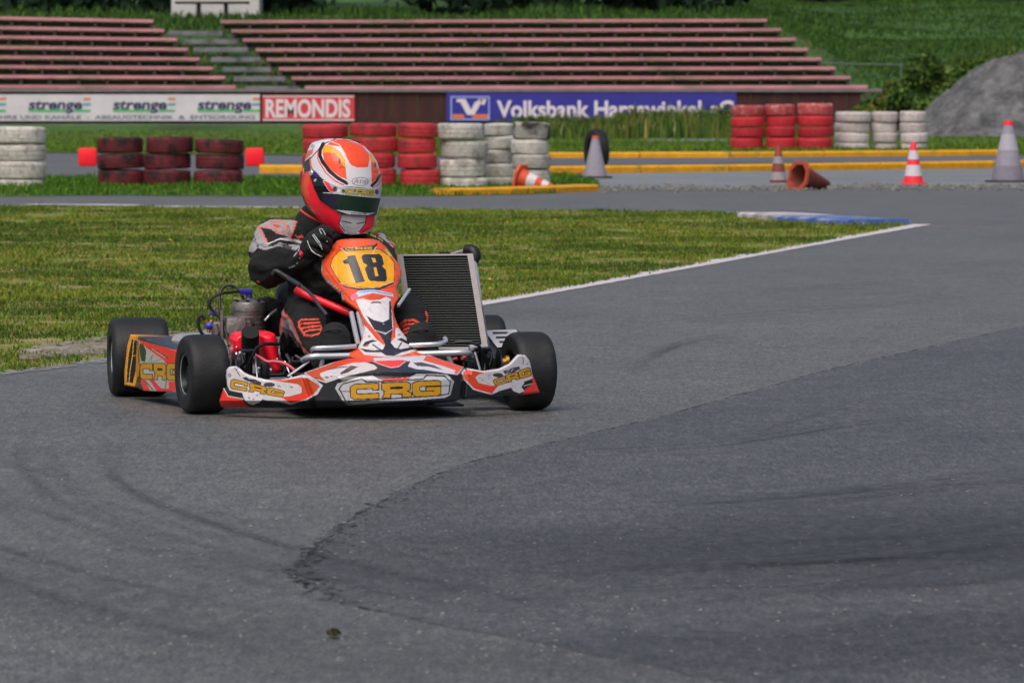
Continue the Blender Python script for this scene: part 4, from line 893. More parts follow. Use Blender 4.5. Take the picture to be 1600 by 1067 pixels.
L = [poly(z2([(130, 640), (200, 740), (420, 935), (470, 1067), (400, 1067), (180, 810)]), 'b9b5b0'), line(z2([(165, 325), (135, 420), (122, 500), (122, 640)]), 'd8cfc8', 2.2), poly(z2([(1320, 690), (1345, 720), (1290, 960), (1255, 900), (1280, 800)]), 'b3aeac')]
L += [line(z2([(200 + 40 * i, 760 + 35 * i), (235 + 40 * i, 745 + 35 * i)]), '4a4a50', .8) for i in range(7)] + [line(z2([(1275 + (i % 2) * 8, 760 + 28 * i), (1320, 745 + 28 * i)]), '6a6768', .6) for i in range(6)]
L += [poly(z2([(258, 540), (288, 430), (395, 310), (480, 312), (700, 305), (900, 292), (960, 285), (1010, 298), (1150, 400), (1222, 500), (1217, 772), (1100, 830), (880, 868), (600, 852), (420, 802), (330, 672)]), 'e8a512', 1.0, '2a2528'),
      line(z2([(405, 800), (500, 840), (700, 872), (960, 868), (1210, 780)]), 'cfc0b0', .9), poly(z2([(400, 810), (520, 858), (700, 880), (1000, 868), (1215, 785), (1215, 810), (1000, 905), (720, 912), (480, 865)]), '2c2a30'),
      poly(z2([(362, 228), (445, 272), (700, 250), (920, 225), (962, 188), (968, 230), (900, 288), (700, 305), (470, 314), (400, 268)]), '2b2a34'), line(z2([(415, 270), (540, 375)]), 'd8c8b8', 1.4), line(z2([(945, 255), (895, 350)]), 'd8c8b8', 1.3)]
L += crg(z2([(470, 268), (888, 246), (888, 284), (482, 304)]), c='c2a24a', ow=.35)
L += [poly(z2([(438, 465), (510, 430), (518, 388), (628, 376), (778, 775), (640, 803), (532, 508), (465, 510)]), '25262d'),
      poly(z2([(726, 405), (738, 378), (770, 362), (1000, 358), (1040, 400), (1068, 510), (1040, 542), (1095, 600), (1114, 740), (1080, 778), (960, 772), (860, 768), (828, 732), (776, 580), (815, 527), (752, 490)]), '25262d'),
      poly(z2([(876, 415), (930, 420), (952, 485), (905, 488)]), 'e8a512'), poly(z2([(908, 563), (950, 560), (984, 690), (935, 698)]), 'e8a512'),
      line(z2([(175, 560), (300, 740), (440, 905), (580, 1067)]), '7a2018', 1.), line(z2([(1255, 845), (1020, 888)]), 'a8341f', 1.), line(z2([(450, 905), (680, 905)]), 'a8341f', .9), line(z2([(350, 160), (300, 300), (215, 440)]), 'b8402a', .8), line(z2([(1000, 180), (1100, 290)]), 'b8402a', .8),
      poly(z2([(560, 1005), (690, 915), (900, 895), (1195, 955), (1215, 1005), (900, 945), (700, 1000), (580, 1055)]), 'b8d0ea'), oval(*z2([(620, 1000)])[0], 6, 4.5, 'f0708a'), line(z2([(690, 940), (880, 915), (1180, 970)]), '4a7ac2', 1.3),
      poly(z2([(1070, 285), (1120, 280), (1205, 385), (1150, 395)]), 'c6bc3a')]
L += [poly(z3([(210, 150), (300, 133), (400, 160), (520, 152), (600, 113), (660, 140), (695, 500), (600, 585), (440, 525), (330, 400)]), WHT),
      poly(z3([(245, 175), (350, 355), (440, 410), (560, 440), (640, 400), (640, 165), (665, 170), (683, 520), (600, 575), (445, 525), (380, 410)]), '26262f'),
      poly(z3([(395, 205), (430, 172), (520, 172), (552, 205), (500, 190), (430, 195)]), '4a4648'), poly(z3([(330, 115), (420, 80), (540, 95), (590, 115), (520, 150), (400, 155)]), OR_SHADE),
      poly(z3([(318, 470), (345, 470), (480, 660), (570, 730), (660, 700), (700, 650), (715, 560), (730, 510), (765, 520), (870, 640), (1000, 742), (985, 805), (830, 855), (700, 885), (520, 878), (320, 855), (240, 765), (300, 650)]), WHT),
      poly(z3([(315, 370), (430, 530), (520, 665), (480, 660), (400, 560), (318, 470)]), OR_SHADE), poly(z3([(690, 270), (715, 430), (722, 640), (700, 640), (692, 480)]), OR_SHADE),
      poly(z3([(440, 518), (600, 585), (690, 512), (662, 700), (712, 765), (790, 782), (932, 758), (965, 732), (955, 785), (800, 825), (700, 872), (600, 864), (540, 824), (340, 824), (265, 772), (440, 800), (565, 785), (590, 720), (520, 600)]), '26262f'),
      line(z3([(455, 540), (590, 590), (690, 525)]), 'cfcad0', 1.), poly(z3([(298, 742), (330, 690), (420, 663), (495, 675), (400, 702), (350, 752)]), '2d2b30'), line(z3([(430, 725), (605, 845)]), '2a2930', 2.), line(z3([(470, 700), (560, 770)]), WHT, 1.2), poly(z3([(738, 660), (800, 638), (905, 700), (935, 735), (880, 722), (820, 690)]), '2d2b30'), line(z3([(800, 700), (715, 835)]), '2a2930', 2.),
      oval(*z3([(385, 620)])[0], 2.6, 1.8, 'a8906a'), oval(*z3([(770, 600)])[0], 2.4, 1.6, 'a8906a'), oval(*z3([(355, 735)])[0], 2.6, 1.6, '8a7a68'), oval(*z3([(560, 470)])[0], 4, 3, '1a1a1e'), oval(*z3([(568, 462)])[0], 2, 1, '8a8a90')]
L += [line(z3([(370 + 12 * i, 255 + 14 * (i % 4)), (385 + 12 * i, 262 + 14 * (i % 4))]), '9a8f86', .6) for i in range(4)] + [line(z3([(570 + 9 * i, 250 + 14 * (i % 3)), (582 + 9 * i, 256 + 14 * (i % 3))]), '9a8f86', .6) for i in range(4)] + [line(z3([(330 + 20 * i, 560 + 17 * (i % 3)), (345 + 20 * i, 566 + 17 * (i % 3))]), 'a89c90', .6) for i in range(5)]
relief("number_panel", nas, nas_y, M['livery'], kart, 'ec5526', L, step=.6, thick=(0, .010, -.007), roll=(3.5, .016))
m = MB()
for u in (549, 560): m = MB(); m.tube([K(u, 489, .10), K(u + 11, 540, -.05)], .009, 8); m.build("panel_bracket", M['chrome'], kart)
m = MB(); m.tube([K(640, 452, .2), K(622, 478, .12)], .006, 8); m.build("panel_bracket", M['chrome'], kart)
# --- side pods
z7 = Z(155, 495, 6.667)
pod = z7([(325, 178), (405, 196), (560, 258), (720, 318), (805, 350)]) + [(300, 553), (330, 560), (332, 606), (300, 613)] + z7([(765, 785), (465, 772), (370, 735), (262, 712), (262, 560), (290, 300)])
def pod_y(u, v): return np.interp(u, [190, 212, 222, 275, 335], [.84, .80, .70, .30, .10])
L = [poly(z7([(400, 240), (560, 290), (800, 360), (1100, 400), (1100, 790), (765, 785), (465, 770), (425, 640), (405, 400)]), 'bdbcb4'),
     poly(z7([(405, 240), (430, 245), (520, 270), (800, 350), (1100, 380), (1100, 500), (690, 490), (680, 455), (500, 330)]), RD), line(z7([(530, 325), (600, 360), (710, 430)]), '3a3560', 2.4), line(z7([(545, 330), (690, 425)]), 'd8d4d0', 1.),
     poly(z7([(425, 270), (460, 290), (490, 350), (480, 470), (440, 460), (415, 350)]), '24402c'), line(z7([(520, 460), (560, 400)]), '6a6c68', 1.), line(z7([(560, 470), (650, 440)]), '8a8a84', 1.), line(z7([(540, 400), (550, 480)]), '6a6c68', .8),
     poly(z7([(425, 650), (480, 660), (530, 770), (465, 772)]), RD), poly(z7([(510, 640), (560, 650), (640, 740), (760, 755), (765, 790), (600, 775)]), 'f5283a'), poly(z7([(720, 675), (1100, 650), (1100, 790), (725, 770)]), RD), line(z7([(700, 670), (690, 750)]), '5a5c58', 1.2), line(z7([(480, 670), (560, 760)]), '4a4a44', 1.6),
     poly(z7([(325, 175), (410, 198), (400, 240), (415, 560), (370, 735), (258, 715), (258, 560), (290, 300)]), 'd89422'), poly(z7([(340, 235), (395, 250), (385, 420), (380, 560), (350, 690), (285, 680), (295, 520), (310, 380)]), '1a1b1c'),
     line(z7([(360, 240), (345, 420), (320, 560), (310, 690)]), 'd8a24a', 1.3), line(z7([(345, 410), (385, 400)]), 'd8a24a', 1.), poly(z7([(395, 250), (415, 260), (440, 640), (420, 700), (385, 730), (375, 735), (415, 560)]), '26332a'), line(z7([(405, 260), (425, 450), (405, 620)]), 'c8942c', 1.4)]
L += crg(z7([(425, 490), (830, 490), (830, 660), (430, 645)]), ow=1.2)
relief("side_pod", pod, pod_y, M['livery'], kart, '23262a', L, step=.6, thick=(.13, .0, -.004), roll=(2.5, .012), backcol='3b3a44')
pt = [(.64, .22, .06), (.66, .80, .06), (.66, .86, .12), (.66, .86, .225), (.655, .78, .235), (.64, .50, .185), (.64, .22, .15)]
m = MB(); n = len(pt); m.add([Vector(p) for p in pt] + [Vector((p[0] - .15, p[1], p[2] * .97)) for p in pt], [tuple(range(n)), tuple(range(n, 2 * n))[::-1]] + [(i, i + n, (i + 1) % n + n, (i + 1) % n) for i in range(n)])
sp = m.build("side_pod", M['black'], kart, smooth=False)
pt2 = [(.53, .775, .2335), (.645, .775, .2365), (.63, .51, .1890), (.53, .51, .1860)]
m = MB(); m.add([Vector(p) + Vector((0, 0, .004)) for p in pt2], [(0, 1, 2, 3)])
for q in range(3): m.add([Vector((x, y, .2365 - (.775 - y) * .1811 + .0062)) for x, y in ((.55, .73 - .07 * q), (.61, .73 - .07 * q), (.60, .71 - .07 * q), (.55, .71 - .07 * q))], [(0, 1, 2, 3)], 1)
link("top_sticker", m.mesh("top_sticker", False, [flat("sticker_white", 'b9b7b8', .4), M['black']]), None, sp)
# --- radiator
TL, TR, BR, BL = K(630, 401, .74), K(731, 400, .66), K(754, 543, .50), K(651, 543, .58)
xd = (TR - TL).normalized(); zd = (TL - BL).normalized(); nd = xd.cross(zd).normalized()
if nd.y > 0: nd = -nd
rad = MB()
def slab(m, a, b_, c, d, t0, t1, mi=0):
    P = [a, b_, c, d]; m.add([p + nd * t0 for p in P] + [p + nd * t1 for p in P], [(0, 1, 2, 3), (7, 6, 5, 4), (0, 4, 5, 1), (1, 5, 6, 2), (2, 6, 7, 3), (3, 7, 4, 0)], mi)
slab(rad, TL, TR, BR, BL, -.035, .0); rdo = rad.build("radiator", M['core'], kart, smooth=False)
m = MB(); nf = 37
for i in range(nf + 1):
    t = i / nf; a, b_ = TL.lerp(BL, t), TR.lerp(BR, t); h = zd * .0007
    slab(m, a + h, b_ + h, b_ - h, a - h, .0, .0018 + .0006 * math.sin(i * 2.3))
m.build("cooling_fins", M['fin'], rdo, smooth=False)
for nm, a, b_, q in (("end_tank", TL, BL, -.5), ("end_tank", TR, BR, .5)):
    m = MB(); c0 = xd * .0105; o_ = xd * q * .02
    slab(m, a - c0 + o_ + zd * .006, a + c0 + o_ + zd * .006, b_ + c0 + o_, b_ - c0 + o_, -.045, .008); m.build(nm, M['alubright'], rdo, smooth=False)
m = MB(); slab(m, TL + zd * .006, TR + zd * .006, TR, TL, -.04, .006); m.build("rim_rail", M['alubright'], rdo, smooth=False); m = MB(); slab(m, BL, BR, BR - zd * .01, BL - zd * .01, -.04, .006); m.build("rim_rail", M['alubright'], rdo, smooth=False)
m = MB(); m.tube([K(738, 412, .66), K(742, 402, .67), K(739, 393, .68), K(728, 391, .70)], [.013, .022, .023, .021], 12, 4); m.build("hose_elbow", M['hose'], rdo)
m = MB(); m.tube([K(726, 392, .70), K(703, 399, .78), K(690, 404, .82)], .008, 10); m.tube([K(739, 404, .66), K(744, 430, .64), K(750, 480, .58)], .010, 10, 3); m.build("water_pipe", M['chrome'], rdo)
m = MB(); m.lathe([(0, 0), (0, .022), (.016, .02), (.018, 0)], 20, 'Z', K(695, 401, .72)); m.build("filler_cap", M['hose'], rdo)
# --- engine, carburettor, hoses
ec = K(389, 500, .72); s0 = 432.
m = MB(); zt, zb = K(389, 472, .72).z, K(389, 528, .72).z; r = .062
pr = [(zb, r * .96)]
for i in range(6): z = zb + (zt - .018 - zb) * i / 6; pr += [(z, r * .97), (z + .004, r * .97), (z + .005, r * .92), (z + .010, r * .92)]
pr += [(zt - .03, r), (zt - .012, r * 1.02), (zt, r * .94), (zt + .006, r * .7), (zt + .008, 0)]
m.lathe(pr, 40, 'Z', (ec.x, ec.y, 0)); eng = m.build("engine", M['alu'], kart)
m = MB(); q = K(366, 513, .70); m.box(q, (.075, .12, .085), bev=.018); m.box(K(392, 545, .74), (.15, .18, .10), bev=.02)
m.build("crankcase", M['alu'], eng)
for k in range(7):
    m = MB(); a = k * .9; m.lathe([(zt - .004, 0), (zt - .004, .008), (zt + .008, .007), (zt + .009, 0)], 6, 'Z', (ec.x + .047 * math.cos(a), ec.y + .047 * math.sin(a), 0)); m.build("head_bolt", M['rim'], eng)
m = MB(); p = K(389, 466, .72); m.tube([p, K(389, 459, .72), K(388, 457, .72)], [.012, .012, .013], 10); m.tube([K(391, 456.5, .72), K(374, 455, .70)], [.013, .008], 10); m.build("plug_cap", M['purple'], eng)
m = MB()
m.tube([K(374, 455.5, .70), K(358, 457, .69), K(345, 459, .68), K(331, 466, .68), K(327, 476, .68), K(333, 486, .68), K(345, 498, .67), K(353, 513, .66), K(357, 533, .62)], .0052, 8, 5)
m.tube([K(358, 540, .6), K(351, 512, .66), K(345, 492, .70), K(343, 464, .74), K(349, 449, .76), K(360, 446, .76), K(372, 452, .75), K(384, 474, .70), K(393, 500, .66), K(396, 508, .64)], .0050, 8, 5)
m.tube([K(321, 528, .70), K(313, 517, .70), K(309.5, 505, .70), K(311, 495, .70), K(316, 493.5, .70), K(322, 503, .70)], .0060, 8, 5)
m.build("cable", M['hose'], eng)
m = MB()
for u0, v0, u1, v1 in ((321, 500, 324, 506), (331, 500, 328, 506), (327, 512, 326, 520), (332, 488, 331, 496), (336, 480, 335, 486)): m.tube([K(u0, v0, .69), K(u1, v1, .69)], .0065, 8)
carb = MB(); c = K(343, 514, .70); carb.box(c, (.055, .07, .055), bev=.012); carb.tube([c, K(362, 515, .70)], .018, 12); carb.tube([K(336, 506, .66), K(339, 522, .66)], .010, 10); carb.box(K(346, 505, .66), (.008, .02, .09)); cb = carb.build("carburettor", M['alu'], eng); m.build("banjo_fitting", M['gold'], eng)
m = MB(); m.ball(K(327, 509, .69), (.016, .016, .014)); m.ball(K(333, 488, .69), (.013, .013, .014)); m.build("fuel_fitting", M['purple'], eng)
m = MB(); m.box(K(426, 497, .80), (.07, .10, .13), bev=.02); m.tube([K(402, 472, .78), K(418, 471, .77), K(434, 478, .78)], [.012, .018, .02], 12, 3); m.build("exhaust_manifold", M['mattblack'], eng)
m = MB(); m.tube([K(414, 501, .66), K(422, 492, .66), K(432, 484, .68)], .005, 8, 3); m.build("engine_rod", M['chrome'], eng)
rc = random.Random(11)
for i in range(11):
    u0 = rc.choice((rc.uniform(364, 396), rc.uniform(446, 466))); v0 = rc.uniform(551, 566); u1 = u0 + rc.uniform(-10, 8); v1 = rc.uniform(572, 592); y0 = rc.uniform(.04, .22)
    m = MB(); m.tube([K(u0, v0, y0), K(u0 + rc.uniform(-9, 12), (v0 + v1) / 2, y0 - .02), K(u1 + rc.uniform(-8, 8), (v0 + 2 * v1) / 3, y0 - .03), K(u1, v1, y0 - .05)], rc.choice((.004, .005, .007)), 8, 4); m.build("engine_cable", M['hose'], kart)
# intake silencer: red shells either side of a black tube
def blob(name, outl, y, mat, par, th, rl=(12., .05)):
    return relief(name, outl, lambda u, v: np.full(u.shape, y), mat, par, 'e3142a', [], step=1.2, thick=(0, th, 0), roll=rl, backcol='e3142a')
air = blob("intake_silencer", [(404, 525), (408, 519.5), (420, 518), (430, 521), (434, 530), (436, 550), (438, 566), (441, 578), (438, 584), (430, 586), (422, 580), (415, 563), (408, 545)], .40, M['redplastic'], kart, .16)
blob("shell", [(363, 531), (368, 523), (378, 519), (384, 520), (383, 551), (374, 552), (367, 558), (365, 548)], .43, M['redplastic'], air, .13, (8., .04))
m = MB(); m.tube([K(392, 560, .42), K(391, 540, .40), K(391, 519, .36)], [.030, .031, .031], 24, 4); m.build("intake_tube", M['mattblack'], air)
m = MB(); m.ball(K(369.5, 542.5, .425), (.004, .004, .004), 6); m.ball(K(430, 537.5, .40), .004, 6); m.ball(K(433, 561, .40), .004, 6); m.build("rivet", M['chrome'], air)
m = MB(); m.tube([K(278, 533, .62), K(300, 531, .74), K(330, 530, .9)], .0245, 20); m.build("exhaust_silencer", M['chrome'], kart)
# --- seat
vs_, fs, na, nz_ = [], [], 26, 14
for i in range(nz_):
    t = i / (nz_ - 1); z = .05 + .40 * t; lim = R(150 - 55 * t)
    for j in range(na):
        a = -lim + 2 * lim * j / (na - 1); rx = .15 + .03 * t; ry = .17
        vs_.append((rx * math.sin(a) * 1.05 - .02, .80 + ry * math.cos(a) + .10 * t, z - .10 * t * (1 - math.cos(a)) ))
for i in range(nz_ - 1):
    for j in range(na - 1): fs.append((i * na + j, i * na + j + 1, (i + 1) * na + j + 1, (i + 1) * na + j))
m = MB(); m.add(vs_, fs); st = m.build("seat", M['black'], kart)
sm = st.modifiers.new("thick", 'SOLIDIFY'); sm.thickness = .008
# --- steering wheel and column, pedals, lever, red tube
wc = K(553, 405, .40); rx = Matrix.Rotation(R(-48), 3, 'X'); m = MB(); pts = []
for k in range(49):
    a = 2 * math.pi * k / 48; p = Vector((.136 * math.cos(a), .128 * math.sin(a) * (1. if math.sin(a) > 0 else .85), 0)); pts.append(wc + Matrix.Rotation(R(42), 3, 'X') @ p)
m.tube(pts, .0155, 12, cap=False); swo = m.build("steering_wheel", M['mattblack'], kart)
m = MB(); 
for a in (.2, 2.94, 4.71): m.tube([wc, wc + Matrix.Rotation(R(42), 3, 'X') @ Vector((.145 * math.cos(a), .12 * math.sin(a), 0))], .008, 8)
m.tube([wc, K(590, 560, -.02)], .010, 10); m.build("steering_column", M['chrome'], swo)
yl = MB()
for i in range(14):
    a = R(38 + i * 2.6); 
    if i % 5 == 4: continue
    c = wc + Matrix.Rotation(R(42), 3, 'X') @ Vector((.136 * math.cos(a), .128 * math.sin(a), 0)); yl.box(c + Vector((0, -.0130, .0085)), (.004, .003, .010), Matrix.Rotation(-.3, 3, 'Y'))
yl.build("rim_lettering", flat("wheel_lettering", '9aa33a', .6), swo, smooth=False)
m = MB(); m.tube([K(470, 446, .30), K(487, 461, .24), K(500, 479, .18), K(511, 492, .14)], .0058, 8, 4); m.tube([K(451, 435, .36), K(470, 446, .30)], .0088, 10); lv = m.build("brake_lever", flat('lever_dark_metal', '55585e', .3, metal=.7), kart)
m = MB(); m.tube([K(426, 430, .40), K(430, 424, .40), K(438, 427, .39), K(452, 436, .36)], [.008, .011, .010, .010], 10, 4); m.build("grip", M['black'], lv)
m = MB(); m.tube([K(462, 452, .36), K(478, 461, .34), K(505, 472, .30), K(548, 490, .24)], .0135, 14, 4); m.build("red_tube", M['redplastic'], kart)
m = MB(); m.tube([K(373, 552, .06), K(392, 553, .06)], .008, 8); m.tube([K(370, 552, .06), K(363, 562, .05), K(362, 572, .05)], .005, 8, 3); m.build("clutch_bracket", M['chrome'], kart)
m = MB(); m.tube([K(398, 555, .05), K(405, 558, .05), K(417, 565, .04), K(430, 565, .03), K(441, 567, .02), K(450, 571, .01), K(462, 580, .0)], .0062, 8, 5)
m.build("brake_hose", flat("hose_red", 'd8505a', .4), kart)
m = MB(); m.tube([K(736, 551, -.02), K(728, 557, -.04), K(722, 560, -.06)], .006, 8); m.build("brake_hose", flat("hose_red", 'd8505a', .4), kart)
m = MB(); m.tube([K(706, 562, -.05), K(714, 560, -.06)], .005, 8); m.build("brake_hose", flat("hose_red", 'd8505a', .4), kart)
# spindles, tie rods, brackets around both front hubs
m = MB()
for s, u0, u1, v0 in ((-1, 365, 460, 572), (1, 722, 790, 560)):
    xw = fl.x if s < 0 else fr.x; kx = xw - s * -.0 + (-s) * .16
    m.tube([(kx, .0, .065), (kx, .0, .215)], .013, 10); m.tube([(kx, 0, RF), (xw, 0, RF)], .0125, 12); m.box((kx, .0, .21), (.05, .06, .012), bev=.003); m.box((kx, 0, .075), (.05, .06, .012), bev=.003)
    m.tube([(kx, 0, .12), (kx - s * .01, .11, .12)], .009, 8); m.tube([(kx - s * .01, .11, .12), (0, .10, .13)], .0075, 8)
    m.box((kx - s * .05, -.02, .13), (.03, .09, .09), bev=.012); m.tube([(kx + s * .03, -.03, .10), (kx - s * .02, -.05, .225), (kx - s * .10, -.03, .235)], .006, 8, 3)
    m.ball((kx, .11, .12), .013, 6); m.lathe([(0, .0), (0, .075), (.006, .075), (.006, 0)], 36, 'X', (xw - s * .105, 0, RF))
m.build("front_spindle", M['rim'], kart)
m = MB(); m.tube([K(388, 560, .02), K(394, 590, .0)], .0035, 6); m.build("linkage_rod", M['chrome'], kart)
m = MB(); m.tube([K(364, 555, .03), K(372, 585, .02)], .004, 6); m.build("linkage_rod", M['chrome'], kart)
m = MB(); m.tube([K(398, 553, .03), K(402, 590, .0)], .003, 6); m.build("linkage_rod", M['chrome'], kart)
m = MB(); m.tube([K(742, 550, -.02), K(750, 578, -.03)], .0045, 6); m.build("linkage_rod", M['chrome'], kart)
m = MB(); m.tube([K(402, 575, .0), K(424, 578, .0)], .006, 8); m.build("linkage_rod", M['chrome'], kart)
m = MB(); m.tube([K(450, 588, -.02), K(476, 570, -.02), K(482, 566, .0)], .005, 8, 3); m.build("linkage_rod", M['chrome'], kart)
m = MB(); m.tube([K(445, 565, .1), K(455, 590, .05)], .004, 6); m.build("linkage_rod", M['chrome'], kart)
m = MB(); m.box(K(411, 590, .0), (.02, .02, .03), bev=.004); m.build("linkage_rod", M['chrome'], kart)
m = MB(); m.box(K(744, 543, .05), (.05, .03, .02), bev=.004); m.build("linkage_rod", M['chrome'], kart)
m = MB(); m.lathe([(-.012, 0), (-.012, .016), (.012, .016), (.012, 0)], 16, 'X', K(788, 566, -.01)); m.build("wheel_spacer", M['gold'], kart)
m = MB(); m.lathe([(-.006, .0), (-.006, .02), (.006, .02), (.006, 0)], 16, 'X', K(792, 564, -.01)); m.build("wheel_spacer", M['gold'], kart)
m = MB(); m.tube([K(757, 550, .0), K(765, 545, .03), K(768, 560, .02), K(762, 578, .0)], .005, 8, 4); m.build("brake_cable", M['hose'], kart)
m = MB(); m.tube([K(748, 552, .02), K(758, 560, .0), K(757, 580, -.02)], .006, 8, 4); m.build("brake_cable", M['hose'], kart)
m = MB(); m.tube([K(380, 560, .1), K(372, 575, .06), K(384, 588, .02)], .007, 8, 4); m.build("brake_cable", M['hose'], kart)
m = MB(); m.tube([K(440, 580, .06), K(452, 572, .1), K(466, 570, .12)], .006, 8, 3); m.build("brake_cable", M['hose'], kart)
m = MB(); m.box(K(750, 575, .06), (.10, .08, .08), bev=.02); m.build("brake_caliper", M['mattblack'], kart)

# ================================================================== THE DRIVER
body = MB()
def cap(a, b_, ra, rb):
    a, b_ = Vector(a), Vector(b_); n = max(2, int((b_ - a).length / (min(ra, rb) * .35)))
    for i in range(n + 1): t = i / n; body.ball(a.lerp(b_, t), ra + (rb - ra) * t, 9)
def chain(*js):
    for (u, v, y, r_), (u2, v2, y2, r2) in zip(js, js[1:]): cap(K(u, v, y), K(u2, v2, y2), r_, r2)
chain((512, 545, .80, .15), (508, 490, .80, .145), (516, 440, .76, .155), (520, 408, .72, .12))
chain((518, 392, .71, .085), (528, 340, .66, .075))
chain((510, 408, .71, .12), (466, 388, .70, .098), (432, 380, .69, .086))
chain((540, 408, .71, .11), (588, 396, .69, .066))
chain((432, 379, .69, .084), (424, 392, .60, .076), (420, 418, .50, .072), (440, 412, .46, .068), (478, 398, .40, .046), (488, 390, .38, .036))
chain((588, 394, .69, .068), (600, 418, .52, .048), (596, 416, .42, .040), (588, 408, .36, .034))
chain((486, 550, .76, .11), (478, 515, .58, .095), (474, 486, .43, .070), (488, 520, .25, .058), (508, 566, .06, .046))
chain((570, 550, .76, .11), (620, 515, .56, .09), (642, 486, .42, .060), (648, 520, .25, .052), (656, 566, .06, .046))
chain((508, 566, .06, .045), (520, 560, .0, .04)); chain((656, 566, .06, .045), (660, 560, .0, .04))
me0 = body.mesh("person"); tmp = bpy.data.objects.new("tmp_body", me0); COL.objects.link(tmp)
rm = tmp.modifiers.new("join", 'REMESH'); rm.mode = 'VOXEL'; rm.voxel_size = .0052
sm_ = tmp.modifiers.new("soft", 'SMOOTH'); sm_.factor = .6; sm_.iterations = 9
bpy.context.view_layer.update()
me = bpy.data.meshes.new_from_object(tmp.evaluated_get(bpy.context.evaluated_depsgraph_get())); me.name = "person"
bpy.data.objects.remove(tmp); me.materials.clear()
n = len(me.vertices); co = np.empty(n * 3, np.float32); me.vertices.foreach_get("co", co); co = co.reshape(-1, 3).astype(float)
nr_ = np.empty(n * 3, np.float32); me.vertices.foreach_get("normal", nr_); nr_ = nr_.reshape(-1, 3).astype(float)
fold = np.array([mnoise.noise(Vector((x * 16, y * 16, z * 34))) * .55 + mnoise.noise(Vector((x * 40 + 5, y * 30, z * 46))) * .3 + (.28 - abs(mnoise.noise(Vector((x * 14 + z * 9 + 3, y * 12, z * 26 - x * 10))))) * 1.1 for x, y, z in co])
co = co + nr_ * (fold * .0105)[:, None]; me.vertices.foreach_set("co", co.astype(np.float32).ravel()); me.update()
u, v = proj(co); face = ((np.array(KEYE) - co) * nr_).sum(1) > -.12
z8 = Z(380, 335, 7.113); za = Z(400, 380, 4.85)
GR = '9b9a9c'; OT = 'e8553a'; BK = '0d1011'
L = [poly(z8([(60, 420), (85, 260), (110, 180), (175, 120), (300, 60), (450, 40), (625, 30), (545, 262), (650, 298), (662, 352), (580, 395), (400, 352), (250, 395), (160, 372), (110, 420)]), GR),
     poly(z8([(610, 40), (640, 30), (720, 120), (760, 180), (680, 300), (530, 270)]), BK), line(z8([(625, 40), (552, 150), (524, 265)]), OT, 2.4),
     poly(z8([(190, 148), (305, 160), (380, 215), (520, 255), (410, 262), (280, 320), (240, 240)]), BK), line(z8([(170, 150), (222, 230), (270, 305)]), OT, 2.), line(z8([(175, 140), (320, 138), (392, 212), (492, 170), (482, 112), (400, 80), (290, 82)]), OT, 1.7),
     poly(z8([(330, 105), (425, 128), (380, 155), (340, 135)]), 'c8502c'), line(z8([(105, 205), (165, 365)]), BK, 2.), line(z8([(270, 330), (340, 300), (410, 272), (530, 290), (650, 305)]), 'd8d8d6', 1.4), line(z8([(300, 335), (400, 290), (450, 320), (560, 330)]), BK, 2.2), line(z8([(170, 330), (300, 345), (400, 330), (580, 365)]), '77787a', 1.6),
     poly(z8([(262, 335), (340, 312), (405, 285), (520, 302), (640, 325), (655, 345), (560, 338), (470, 322), (400, 312), (330, 352)]), BK), poly(z8([(420, 335), (500, 340), (560, 372), (500, 385), (440, 365)]), '3c3e40'), line(z8([(100, 300), (150, 330)]), '5a5b5d', 1.2), poly(z8([(120, 250), (150, 300), (175, 330), (150, 340), (115, 290)]), '7d7e80'), line(z8([(180, 345), (240, 362), (320, 352), (380, 356)]), BK, 1.), line(z8([(480, 90), (520, 170), (500, 240)]), '6f7072', 1.),
     line(z8([(585, 238), (620, 262), (640, 238), (665, 258)]), OT, 2.), line(z8([(560, 470), (600, 420), (640, 370), (670, 380)]), 'b8bbbb', .9), line(z8([(490, 605), (590, 565), (630, 480)]), '9a9d9d', .8), oval(*z8([(640, 435)])[0], 2.6, 5, 'd8354a'),
     poly(z8([(140, 735), (190, 745), (170, 765)]), OT),
     poly([(570, 358), (600, 360), (620, 374), (624, 388), (608, 386), (588, 378)], 'c8c4c4'), line([(604, 372), (612, 380)], '3a3b3d', 1.5), poly([(605, 388), (612, 384), (617, 398), (614, 410), (606, 404)], BK), line([(584, 370), (600, 380), (612, 381), (618, 388), (620, 402), (616, 412)], OT, 3.), poly([(575, 362), (590, 362), (592, 372), (578, 372)], 'd8354a'),
     poly([(421, 456), (430, 456), (440, 475), (448, 500), (440, 500), (430, 478)], '8c9088'), line([(434, 462), (441, 478), (446, 498)], OT, 2.),
     poly([(437, 528), (441, 499), (447, 492), (456, 503), (470, 540), (485, 556), (470, 556), (452, 538), (442, 518)], '8f8f90'), line([(435, 530), (440, 498), (447, 491), (456, 503), (471, 541), (486, 557)], OT, 2.4), poly([(450, 520), (462, 538), (478, 556), (462, 552), (446, 535)], BK)]
